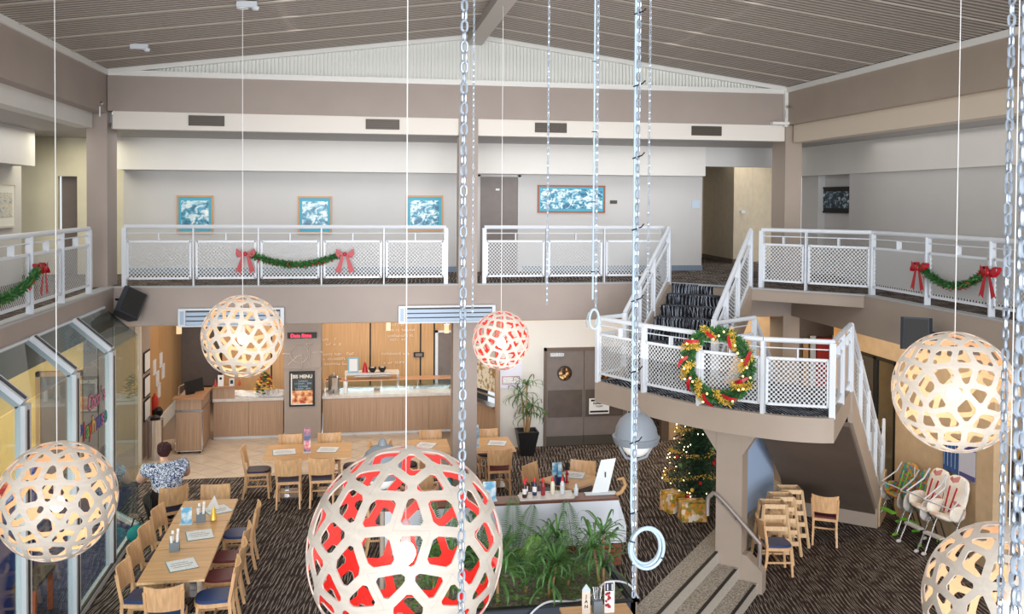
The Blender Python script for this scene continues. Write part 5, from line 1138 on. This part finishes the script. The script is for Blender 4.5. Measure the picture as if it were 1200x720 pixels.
# padded folding high chairs by the right wall
def soft_highchair(x, y, a, label, fab, shell, foot, shade=0):
    r = thing('folding_high_chair', label, 'high chair', (x, y, -.5), a, 'padded high chairs by the right wall')
    for sx in (-1, 1):
        MB().tube([(sx*.26, .25, .02), (sx*.24, .06, .45), (sx*.22, -.12, .74)], .013, 8).build('leg', 'steel', r, True); MB().tube([(sx*.25, -.2, .02), (sx*.24, -.05, .45), (sx*.22, .1, .6)], .013, 8).build('leg', 'steel', r, True)
        MB().ball((sx*.26, .26, .03), .035, 8, (.8, 1.4, .8)).build('foot', foot, r); MB().ball((sx*.25, -.2, .03), .035, 8, (.8, 1.4, .8)).build('foot', foot, r)
    mb = MB()
    def pad(cx, cy, cz, wx, wz, th, tilt):
        o_ = len(mb.v); mb.ball((0, 0, 0), 1, 16, (1, 1, 1)); 
        for i in range(o_, len(mb.v)):
            v = V3(mb.v[i]); v = V3((math.copysign(abs(v.x)**.6, v.x)*wx, v.y*th, math.copysign(abs(v.z)**.65, v.z)*wz)); v.rotate(Euler((tilt, 0, 0))); mb.v[i] = tuple(v+V3((cx, cy, cz)))
    pad(0, -.2, .86, .21, .3, .04, .3); back = mb.build('back_pad', fab, r, True)
    mb = MB(); pad(0, .0, .58, .2, .17, .04, -1.35); mb.build('seat_pad', fab, r, True)
    for sx in (-1, 1): mb = MB(); pad(sx*.2, -.02, .68, .025, .11, .16, 0); mb.build('side_wing', fab, r, True)
    MB().tube([(-.16, -.2, 1.12), (-.22, -.14, .95), (-.24, .15, .78), (.24, .15, .78), (.22, -.14, .95), (.16, -.2, 1.12)], .012, 8).build('arm_hoop', 'rail', r, True)
    MB().box(-.15, .16, .33, .15, .26, .355).build('footrest', foot, r)
    MB().tube([(-.06, -.16, 1.0), (-.04, -.02, .66), (.04, -.02, .66), (.06, -.16, 1.0)], .012, 6).build('harness', 'ribbon' if shade else 'toy_green_m', r)
    mb = MB(); o_ = 0; pad(.34, -.05, .56, .03, .16, .17, .2); mb.build('folded_tray', shell, r, True)
    if shade: r.scale = (1.12, 1.12, 1.12)
    return r
M['toy_green_m'] = mat('lime_plastic', (122, 206, 60), .4)
M['jungle'] = ramp_mat('jungle_print', 'ShaderNodeTexVoronoi', 26, [(.12, (40, 130, 60)), (.3, (240, 140, 50)), (.5, (60, 160, 80)), (.68, (60, 120, 190)), (.85, (230, 90, 50))], .5)
M['creamred'] = ramp_mat('cream_red_print', 'ShaderNodeTexVoronoi', 9, [(.16, (190, 30, 50)), (.2, (246, 238, 226)), (.8, (250, 244, 234))], .5)
soft_highchair(9.37, 13.95, 1.85, 'folding high chair with jungle printed green and orange padding, nearer one of the pair', 'jungle', 'stone', 'toy_green_m')
soft_highchair(9.33, 14.46, 1.7, 'folding high chair with jungle printed padding, farther one beside the stair foot', 'jungle', 'stone', 'toy_green_m')
soft_highchair(9.33, 13.18, 1.8, 'folding high chair with cream and red spotted padding, nearer one of the pair', 'creamred', 'stone', 'stone', 1)
soft_highchair(9.28, 13.6, 1.7, 'folding high chair with cream and red spotted padding, farther one beside the jungle printed chairs', 'creamred', 'stone', 'stone', 1)

# ================================================================ ON THE TABLES
def menu(x, y, rz, label, z=.752, w_=.17, d_=.25, hinge=False):
    r = thing('menu_card', label, 'menu', (x, y, z), rz, 'menus on the tables')
    MB().box(-w_/1, -d_/1.4, 0, w_/1, d_/1.4, .003).build('backing', mat('menu_teal', (84, 140, 150), .4) if 'mt' not in M else M['mt'], r); M['mt'] = r.children[0].data.materials[0]
    MB().box(-w_+.012, -d_/1.4+.01, .003, w_-.004, d_/1.4-.008, .005).build('printed_sheet', 'menu_print', r)
    MB().box(-w_+.04, -.004, .005, w_-.04, .006, .006).box(-w_+.06, .06, .005, w_-.09, .068, .006).box(-w_+.06, -.07, .005, w_-.07, -.062, .006).build('print_line', 'vent', r)
    return r
menu(-2.12, 11.45, .35, 'laminated menu with teal edge on the near third of the long table')
menu(-2.08, 12.45, .25, 'laminated menu in the middle of the long table beside a caddy')
menu(-2.0, 13.42, .5, 'menu lying flat at the far third of the long table'); 
menu(-1.3, 16.35, .1, 'open menu on the left table of the servery pair', w_=.2); menu(-.55, 16.4, -.2, 'menu with a food picture on the right table of the servery pair', w_=.18)
menu(1.2, 16.45, -.4, 'menu on the table left of the central column'); menu(2.5, 16.4, -.3, 'menu on the table right of the central column'); menu(3.45, 14.3, -.4, 'menu lying on the turned table behind the divider')
r = thing('standing_menu', 'half folded white menu standing on the far end of the long table', 'menu', (-2.02, 13.45, .758), .3); MB().add([(-.15, -.02, 0), (.05, -.02, 0), (-.02, .0, .2)], [(0, 1, 2)]).box(-.15, -.02, 0, .05, -.017, .01).build('folded_sheet', 'paper', r)
def caddy(x, y, label, z=.75, gold=False):
    r = thing('condiment_caddy', label, 'caddy', (x, y, z), .1, 'condiment caddies on the tables')
    MB().box(-.06, -.06, 0, .06, .06, .11).build('tin', mat('zinc', (120, 132, 142), .4, .5) if 'zn' not in M else M['zn'], r); M['zn'] = r.children[0].data.materials[0]
    for k_, (dx, dy) in enumerate(((-.03, -.03), (.03, -.02), (-.02, .03), (.03, .03))): MB().bar((dx, dy, .05), (dx*1.3, dy*1.3, .2+.02*k_), .03, .012).build('sachet' if k_ % 2 else 'cutlery_sleeve', 'paper', r)
    MB().tube([(-.06, 0, .1), (-.05, 0, .2), (.05, 0, .2), (.06, 0, .1)], .004, 6).build('handle', 'chrome', r)
caddy(-2.3, 11.95, 'zinc caddy with sachets near the middle of the long table'); caddy(-2.15, 12.98, 'zinc caddy at the far part of the long table beside the card stand')
def cardstand(x, y, label, z=.75, m='paper', h=.25, w_=.07, name='card_stand'):
    r = thing(name, label, 'card stand', (x, y, z), 0, 'upright card stands'); MB().bar((0, 0, .01), (0, .02, h), .004, w_*2, up=(1, 0, 0)).build('card', m, r) if False else MB().extrude([(-w_, 0, .01), (w_, 0, .01), (w_, .03, h), (-w_, .03, h)], (0, .006, 0)).build('card', m, r)
    MB().box(-w_-.01, -.05, 0, w_+.01, .06, .012).build('foot', 'glass_solid', r); return r
M['glass_solid'] = mat('acrylic', (214, 226, 232), .15)
M['blue_card'] = ramp_mat('blue_card', 'ShaderNodeTexNoise', 8, [(.4, (90, 170, 214)), (.6, (232, 244, 250))], .4)
cardstand(-2.33, 12.9, 'pale blue card stand on the long table beside the zinc caddy', m='blue_card', h=.22)
cardstand(-.9, 16.3, 'tall card stand with a sunset picture between the two servery tables', m=ramp_mat('sunset_card', 'ShaderNodeTexNoise', 6, [(.4, (60, 90, 140)), (.5, (230, 130, 140)), (.6, (235, 240, 250))], .4), h=.42, w_=.055)
cardstand(1.72, 16.15, 'dark card stand with bottles beside the central column', m=ramp_mat('dark_card', 'ShaderNodeTexNoise', 6, [(.42, (20, 30, 34)), (.55, (40, 120, 130))], .4), h=.34, w_=.07)
cardstand(2.1, 16.2, 'slim card stand at the right side of the central column', m='blue_card', h=.4, w_=.04)
cardstand(1.8, 12.45, 'pale turquoise card stand on the divider beside the largest pendant', z=1.02, m='blue_card', h=.26, w_=.09)
cardstand(3.1, 14.0, 'pale blue card stand on the turned table', m='blue_card', h=.3, w_=.07)
def bottle(x, y, z, body, cap, label, grp, h=.17, name='sauce_bottle'):
    r = thing(name, label, 'bottle', (x, y, z), 0, grp); MB().lathe([(.03, 0), (.032, .01), (.032, h*.62), (.018, h*.72), (.018, h*.76)], 14).build('body', body, r, True); MB().lathe([(.021, h*.76), (.021, h*.82), (.006, h*1.0), (0, h*1.01)], 12).build('nozzle', cap, r, True); MB().lathe([(.0325, h*.2), (.0325, h*.5)], 14).build('label', 'paper' if body in ('sauce_brown', 'sauce_blue') else body, r)
M['sauce_brown'] = mat('brown_sauce', (70, 40, 44), .3); M['sauce_blue'] = mat('dark_blue_sauce', (44, 52, 92), .3); M['sauce_red'] = mat('tomato_sauce', (150, 50, 56), .3); M['mayo'] = mat('mayonnaise', (236, 230, 208), .3); M['clearb'] = mat('cloudy_plastic', (216, 222, 228), .25); M['capred'] = mat('red_cap', (226, 30, 36), .4)
r = thing('serving_tray', 'pale plastic tray of sauce bottles on the divider', 'tray', (2.62, 12.52, 1.02)); MB().prism([(-.4, -.17), (.34, -.17), (.4, -.1), (.4, .14), (-.34, .14), (-.4, .08)], .0, .012).build('base', 'stone', r); MB().tube([(-.4, -.17, .015), (.36, -.17, .015), (.4, .14, .015), (-.36, .14, .015), (-.4, -.17, .015)], .012, 6).build('rim', 'stone', r)
for x, y, b_, l in ((2.3, 12.48, 'sauce_brown', 'dark brown sauce bottle, front left on the tray'), (2.34, 12.6, 'sauce_brown', 'dark brown sauce bottle, back left on the tray'), (2.46, 12.56, 'sauce_blue', 'dark blue labelled sauce bottle on the tray'), (2.58, 12.55, 'sauce_red', 'reddish sauce bottle in the middle of the tray'), (2.72, 12.56, 'mayo', 'cream coloured sauce bottle on the tray'), (2.86, 12.55, 'clearb', 'cloudy white bottle at the right end of the tray')):
    bottle(x, y, 1.034, b_, 'capred', l, 'red capped bottles on the tray', .25)
r = thing('leaning_menu', 'large white menu in a low holder leaning on the divider end', 'menu', (3.5, 12.5, 1.02)); MB().extrude([(-.22, 0, .02), (.02, 0, .03), (.16, .1, .48), (-.06, .1, .46)], (0, .006, 0)).build('sheet', 'menu_print' if False else mat('pale_menu', (226, 234, 238), .4), r)
MB().box(-.32, -.04, 0, .14, .06, .02).build('holder', 'glass_solid', r); MB().box(-.02, .045, .2, .0, .05, .3).build('print_line', 'vent', r)
for x, y, l in ((3.05, 12.5, 'small white topped shaker left of the leaning menu'), ):
    bottle(x, y, 1.02, 'clearb', 'rail', l, 'shakers on the divider', .17, 'shaker')
bottle(3.3, 14.15, .75, 'clearb', 'rail', 'small shaker on the turned table', 'shakers on tables', .13, 'shaker')
r = thing('table_number', 'red ribboned number stand on the turned table', 'table number', (3.25, 13.95, .75)); MB().lathe([(.04, 0), (.015, .03), (.012, .2)], 10).build('stem', 'ribbon', r); MB().box(-.03, -.01, .2, .03, .01, .32).build('plate', 'black', r); MB().ball((0, -.01, .14), .03, 8).build('bow', 'ribbon', r)
r = thing('sauce_caddy', 'dark caddy with a condiment card on the turned table', 'caddy', (3.12, 13.88, .75)); MB().box(-.07, -.06, 0, .07, .06, .12).build('box', 'sauce_blue', r); MB().tube([(-.07, 0, .1), (0, 0, .24), (.07, 0, .1)], .006).build('handle', 'black', r); MB().box(-.03, -.01, .12, .03, .0, .34).build('card', 'blue_card', r)
r = thing('gold_tree_ornament', 'small gold and red tree ornament on the long table beside the caddy', 'ornament', (-1.98, 12.98, .75)); MB().lathe([(.05, .02), (.035, .08), (.045, .08), (.02, .14), (.03, .14), (0, .22)], 10).build('cone', 'gold', r)
r = thing('bottle_group', 'dark caddy of gold labelled bottles beside the central column', 'caddy', (1.7, 16.05, .75)); MB().box(-.08, -.06, 0, .08, .06, .1).build('box', 'black', r)
for dx in (-.04, .04): MB().lathe([(.03, 0), (.03, .15), (.012, .19), (.012, .23)], 10, (dx, 0, 0)).build('bottle', 'gold', r)
# foreground table stands
r = thing('table_number_stand', 'number 11 table stand with a red ribbon on the foreground table', 'table number', (2.68, 9.42, .75)); MB().box(-.055, 0, 0, .055, .012, .34).build('card', 'paper', r); MB().box(-.05, -.004, .24, .04, .002, .33).build('number_plate', mat('navy_plate', (34, 46, 66), .4), r)
text('lettering', '11', .1, 'paper', r, (0, -.008, .25), (PI/2, 0, 0))
mb = MB(); rn_ = random.Random(5)
for q in range(14): mb.ball((-.02+rn_.uniform(-.02, .025), -.012, .05+rn_.random()*.18), .014, 6)
mb.build('red_ribbon', 'ribbon', r)
r = thing('wooden_sign', 'white pointed wooden sign with dark lettering on the foreground table', 'sign', (2.42, 9.42, .75)); MB().extrude([(-.045, 0, 0), (.045, 0, 0), (.045, 0, .27), (0, 0, .33), (-.045, 0, .27)], (0, .012, 0)).build('board', 'ply', r); MB().extrude([(-.045, -.002, .25), (.045, -.002, .25), (.045, -.002, .27), (0, -.002, .33), (-.045, -.002, .27)], (0, .004, 0)).build('pointed_top', 'conduit', r)
for k_, ch in enumerate('JAN'): text('lettering', ch, .05, 'black', r, (0, -.003, .18-.055*k_), (PI/2, 0, 0), bold=.001)
r = thing('cutlery_caddy', 'steel caddy with cutlery between the two stands on the foreground table', 'caddy', (2.55, 9.45, .75)); MB().box(-.05, -.05, 0, .05, .05, .14).build('tin', M['zn'], r)
for k_ in range(5): MB().bar((-.03+.015*k_, 0, .1), (-.045+.025*k_, .02, .27), .014, .006).build('cutlery', 'chrome', r)
# notices and openings on the right wall
r = thing('planner_board', 'blue and white planner board on the lower right wall', 'board', (9.68, 13.32, 1.05), -PI/2); MB().box(-.42, -.015, -.3, .42, .01, .3).build('frame', 'steel', r); MB().box(-.4, -.02, -.28, 0, -.012, .28).build('blue_half', mat('planner_blue', (48, 88, 150), .4), r); MB().box(.0, -.02, -.28, .4, -.012, .28).build('white_half', mat('planner_white', (214, 216, 232), .4), r); M['violet'] = mat('violet_band', (84, 80, 140), .4)
for z_ in (-.28, .2): MB().box(.02, -.024, z_, .4, -.018, z_+.08).build('violet_band', 'violet', r)
for a in range(4): MB().box(-.38+a*.095, -.024, -.2, -.375+a*.095, -.018, .22).build('grid_line', 'conduit', r)
pr_ = struct(MB().box(9.93, 10.6, -.5, 9.96, 12.55, 2.2).build('trim_9', 'steel'))
for (y, z0, z1, m1, m2, l) in ((12.1, .72, 1.5, (52, 44, 38), (196, 160, 90), 'dark food poster with a dessert glass beside the right wall column'), (12.1, .34, .66, (32, 50, 84), (120, 160, 190), 'dark blue poster with white lettering under the dessert poster'), (12.1, -.08, .28, (90, 150, 180), (236, 196, 90), 'blue and yellow poster, lowest beside the right wall column'),
        (11.2, .9, 1.2, (230, 110, 60), (220, 90, 50), 'orange notice, upper one at the right picture edge'), (11.2, .3, .55, (230, 110, 60), (220, 90, 50), 'orange notice, lower one at the right picture edge')):
    r = thing('wall_poster', l, 'poster', (9.91, y, (z0+z1)/2), -PI/2, 'posters at the lower right wall'); h = (z1-z0)/2
    MB().box(-.4, -.01, -h, .4, .01, h).build('frame', 'rail', r); MB().box(-.37, -.015, -h+.03, .37, -.008, h-.03).build('print', ramp_mat('poster_%d' % int(z0*100+y), 'ShaderNodeTexNoise', 5, [(.5, m1), (.62, m2)], .4), r)
r = tag(link('glazed_door', None, None, (9.72, 15.85, -.5)), 'black framed glazed door with a box handle under the right gallery', 'door')
for a in (-.68, -.05, .0, .62): MB().box(-.03, a, 0, .03, a+.06, 2.78).build('stile', 'black', r)
MB().box(-.03, -.68, 2.74, .03, .68, 2.81).build('head', 'black', r); MB().box(-.005, -.62, .05, .005, .62, 2.74).build('glass_pane', 'glass', r)
MB().tube([(-.05, -.12, 1.1), (-.12, -.12, 1.1), (-.12, -.12, 1.7), (-.05, -.12, 1.7)], .016, 6).tube([(-.05, -.35, 1.1), (-.1, -.35, 1.1), (-.1, -.35, 1.5), (-.05, -.35, 1.5)], .016, 6).build('handle', 'black', r)
wall('wall_right', 'wall_tan', 10.6, 14.6, -.5, 10.7, 17.4, 3.1)
r = thing('red_display', 'red display panel with white uprights beyond the right column', 'display', (10.05, 18.8, -.5)); MB().box(0, -.06, 0, .38, 0, 2.7).build('panel', 'redpaint', r); MB().box(-.14, -.08, 0, -.04, 0, 2.75).box(.4, -.08, 0, .46, 0, 2.75).build('upright', 'rail', r)
MB().box(-.3, -.05, 0, -.2, 0, 2.7).build('timber_jamb', 'timber_gold', r); MB().box(.5, -.09, 1.7, .72, -.02, 2.4).build('side_notice', 'menu_print', r)

# ================================================================ PEOPLE
def skin_obj(nodes, edges, name, m, parent, sub=2):
    me = bpy.data.meshes.new(name); keys = list(nodes); me.from_pydata([nodes[k_][0] for k_ in keys], [(keys.index(a), keys.index(b)) for a, b in edges], [])
    o = bpy.data.objects.new(name, me); C.objects.link(o); bm = bmesh.new(); bm.from_mesh(me); lay = bm.verts.layers.skin.verify()
    for i, v in enumerate(bm.verts):
        r_ = nodes[keys[i]][1]; v[lay].radius = (r_, r_) if not isinstance(r_, tuple) else r_
        v[lay].use_root = (i == 0)
    bm.to_mesh(me); bm.free()
    o.modifiers.new('skin', 'SKIN').use_smooth_shade = True; s_ = o.modifiers.new('sub', 'SUBSURF'); s_.levels = sub; s_.render_levels = sub
    dg = bpy.context.evaluated_depsgraph_get(); m2 = bpy.data.meshes.new_from_object(o.evaluated_get(dg)); bpy.data.objects.remove(o)
    m2.materials.clear(); m2.materials.append(M[m] if isinstance(m, str) else m); m2.polygons.foreach_set('use_smooth', [True]*len(m2.polygons)); 
    return link(name, m2, parent) if parent is not False else m2
M['skin'] = mat('skin_tone', (226, 178, 154), .5); M['eye'] = mat('eye_dark', (40, 30, 28), .3); M['lip'] = mat('lips', (190, 110, 104), .5)
def seated(label, loc, rz, shirt, trousers, hair, lean=.25, build=1.0, head_turn=0, hair_r=.115, arms='table', sleeve=.6):
    r = thing('person', label, 'person', loc, rz); b = build; L_ = lean
    sp_ = lambda t: (0, -.02+L_*t*.55, .52+.56*t)
    N = {'pelvis': ((0, 0, .52), .14*b), 'waist': (sp_(.4), .135*b), 'chest': (sp_(.85), .15*b), 'neckb': ((0, sp_(1)[1]+.02, 1.1), .06), 'neck': ((0, sp_(1)[1]+.05, 1.18), .05)}
    E_ = [('pelvis', 'waist'), ('waist', 'chest'), ('chest', 'neckb'), ('neckb', 'neck')]
    hd_ = .07 if b > 1.3 else 0; N['neckb'] = (N['neckb'][0][:2]+(1.1-hd_*.6,), .075); N['neck'] = (N['neck'][0][:2]+(1.18-hd_,), .055)
    hy = sp_(1)[1]+.09+hd_*.6; N['head0'] = ((0, hy-.01, 1.24-hd_), .065); N['head1'] = ((0, hy-.01, 1.31-hd_), .085); N['head2'] = ((0, hy-.015, 1.36-hd_), .07); E_ += [('neck', 'head0'), ('head0', 'head1'), ('head1', 'head2')]
    sy = sp_(.9)[1]
    for s_, sx in (('l', -1), ('r', 1)):
        N['sh'+s_] = ((sx*.19*b, sy, 1.03), .065*b); N['el'+s_] = ((sx*.25*b, sy+.12, .83), .047*b); N['wr'+s_] = ((sx*.13, sy+.33, .82), .028); N['pa'+s_] = ((sx*.1, sy+.39, .82), .03)
        E_ += [('chest', 'sh'+s_), ('sh'+s_, 'el'+s_), ('el'+s_, 'wr'+s_), ('wr'+s_, 'pa'+s_)]
        for q in range(5):
            bx_ = sx*.1+(q-1.5)*.016 if q < 4 else sx*.1-sx*.035; ln = (.055, .065, .06, .05, .035)[q]
            N['fa%s%d' % (s_, q)] = ((bx_, sy+.42 if q < 4 else sy+.395, .82), .0085); N['fb%s%d' % (s_, q)] = ((bx_-(sx*.015 if q == 4 else 0), (sy+.42 if q < 4 else sy+.395)+ln*.6, .815), .008); N['fc%s%d' % (s_, q)] = ((bx_-(sx*.02 if q == 4 else 0), (sy+.42 if q < 4 else sy+.395)+ln, .8), .007)
            E_ += [('pa'+s_, 'fa%s%d' % (s_, q)), ('fa%s%d' % (s_, q), 'fb%s%d' % (s_, q)), ('fb%s%d' % (s_, q), 'fc%s%d' % (s_, q))]
        N['hi'+s_] = ((sx*.1*b, .04, .52), .1*b); N['kn'+s_] = ((sx*.13*b, .42, .5), .068*b); N['an'+s_] = ((sx*.13, .4, .09), .042); N['to'+s_] = ((sx*.14, .54, .04), .035)
        E_ += [('pelvis', 'hi'+s_), ('hi'+s_, 'kn'+s_), ('kn'+s_, 'an'+s_), ('an'+s_, 'to'+s_)]
    body = skin_obj(N, E_, 'body', 'skin', r)
    T = {k_: (N[k_][0], N[k_][1]+.016) for k_ in ('pelvis', 'waist', 'chest', 'neckb', 'shl', 'shr')}; T['pelvis'] = ((0, -.01, .47), .18*b); T['neckb'] = (T['neckb'][0], .07)
    TE = [('pelvis', 'waist'), ('waist', 'chest'), ('chest', 'neckb'), ('chest', 'shl'), ('chest', 'shr')]
    for s_ in 'lr':
        a, c_ = V3(N['sh'+s_][0]), V3(N['el'+s_][0]); T['sl'+s_] = (tuple(a.lerp(c_, sleeve)), .068*b); TE.append(('sh'+s_, 'sl'+s_))
    skin_obj(T, TE, 'shirt', shirt, r)
    K = {k_: (N[k_][0], N[k_][1]+.014) for k_ in ('pelvis', 'hil', 'hir', 'knl', 'knr', 'anl', 'anr')}
    skin_obj(K, [('pelvis', 'hil'), ('pelvis', 'hir'), ('hil', 'knl'), ('hir', 'knr'), ('knl', 'anl'), ('knr', 'anr')], 'trousers', trousers, r)
    for s_ in 'lr': p = V3(N['to'+s_][0]); MB().ball((p.x, p.y-.06, .04), .06, 12, (.75, 1.9, .7)).build('shoe', 'black', r, True)
    c_ = V3((0, hy-.01, 1.31-hd_)); hd = link('face', None, r, c_, head_turn)
    MB().ball((0, .0, .0), .1, 20, (.82, .98, 1.12)).build('head', 'skin', hd, True); MB().ball((0, .1, -.01), .02, 10, (.7, 1, 1.3)).build('nose', 'skin', hd, True)
    for sx in (-1, 1): MB().ball((sx*.033, .087, .022), .012, 8).build('eye', 'eye', hd); MB().ball((sx*.084, -.0, .0), .022, 10, (.4, .8, 1.2)).build('ear', 'skin', hd, True)
    MB().ball((0, .086, -.05), .02, 8, (1.2, .4, .35)).build('mouth', 'lip', hd)
    mb = MB(); rn_ = random.Random(3); mb.ball((0, -.028, .022), hair_r, 20, (.86, .92, 1.05))
    for q in range(60):
        a = rn_.random()*2*PI; e_ = rn_.random()*1.3; d_ = V3((math.cos(a)*math.cos(e_), math.sin(a)*math.cos(e_), math.sin(e_)))
        if d_.y > .35 and d_.z < .6: continue
        mb.ball(V3((0, -.028, .022))+d_*hair_r*.88, .026, 6)
    mb.build('hair', hair, hd, True)
    return r
M['blouse'] = ramp_mat('blue_white_pattern', 'ShaderNodeTexNoise', 26, [(.44, (36, 48, 96)), (.5, (120, 150, 206)), (.56, (236, 242, 250))], .7, Detail=1, Distortion=2.2)
M['black_cloth'] = mat('black_cloth', (26, 26, 30), .8); M['navy_cloth'] = mat('navy_cloth', (34, 42, 64), .8); M['teal_cloth'] = mat('teal_cloth', (24, 130, 132), .8); M['dark_hair'] = mat('dark_auburn_hair', (62, 28, 34), .6); M['brown_hair'] = mat('brown_hair', (88, 62, 44), .6); M['grey_hair'] = mat('greying_hair', (140, 120, 108), .6)
seated('woman with short dark red hair in a blue and white patterned blouse, seen from behind', (-2.92, 14.64, .0), .42, 'blouse', 'black_cloth', 'dark_hair', .34, 1.45, .25, .118)
seated('man in a dark shirt seated behind the largest pendant', (.42, 13.5, 0), -PI/2, 'navy_cloth', 'black_cloth', 'brown_hair', .2, 1.05)
seated('person with greying hair at the table behind the largest pendant', (1.35, 13.3, 0), PI/2, 'teal_cloth', 'black_cloth', 'grey_hair', .2, 1.0)
r = thing('handbag', 'dark handbag on the floor beside the woman in the patterned blouse', 'bag', (-3.28, 14.3, 0), .3); MB().ball((0, 0, .15), .16, 12, (1, .6, .95)).build('body', 'teal_cloth', r, True); MB().tube([(-.09, 0, .26), (-.05, 0, .4), (.05, 0, .4), (.09, 0, .26)], .012).build('handle', 'black', r)
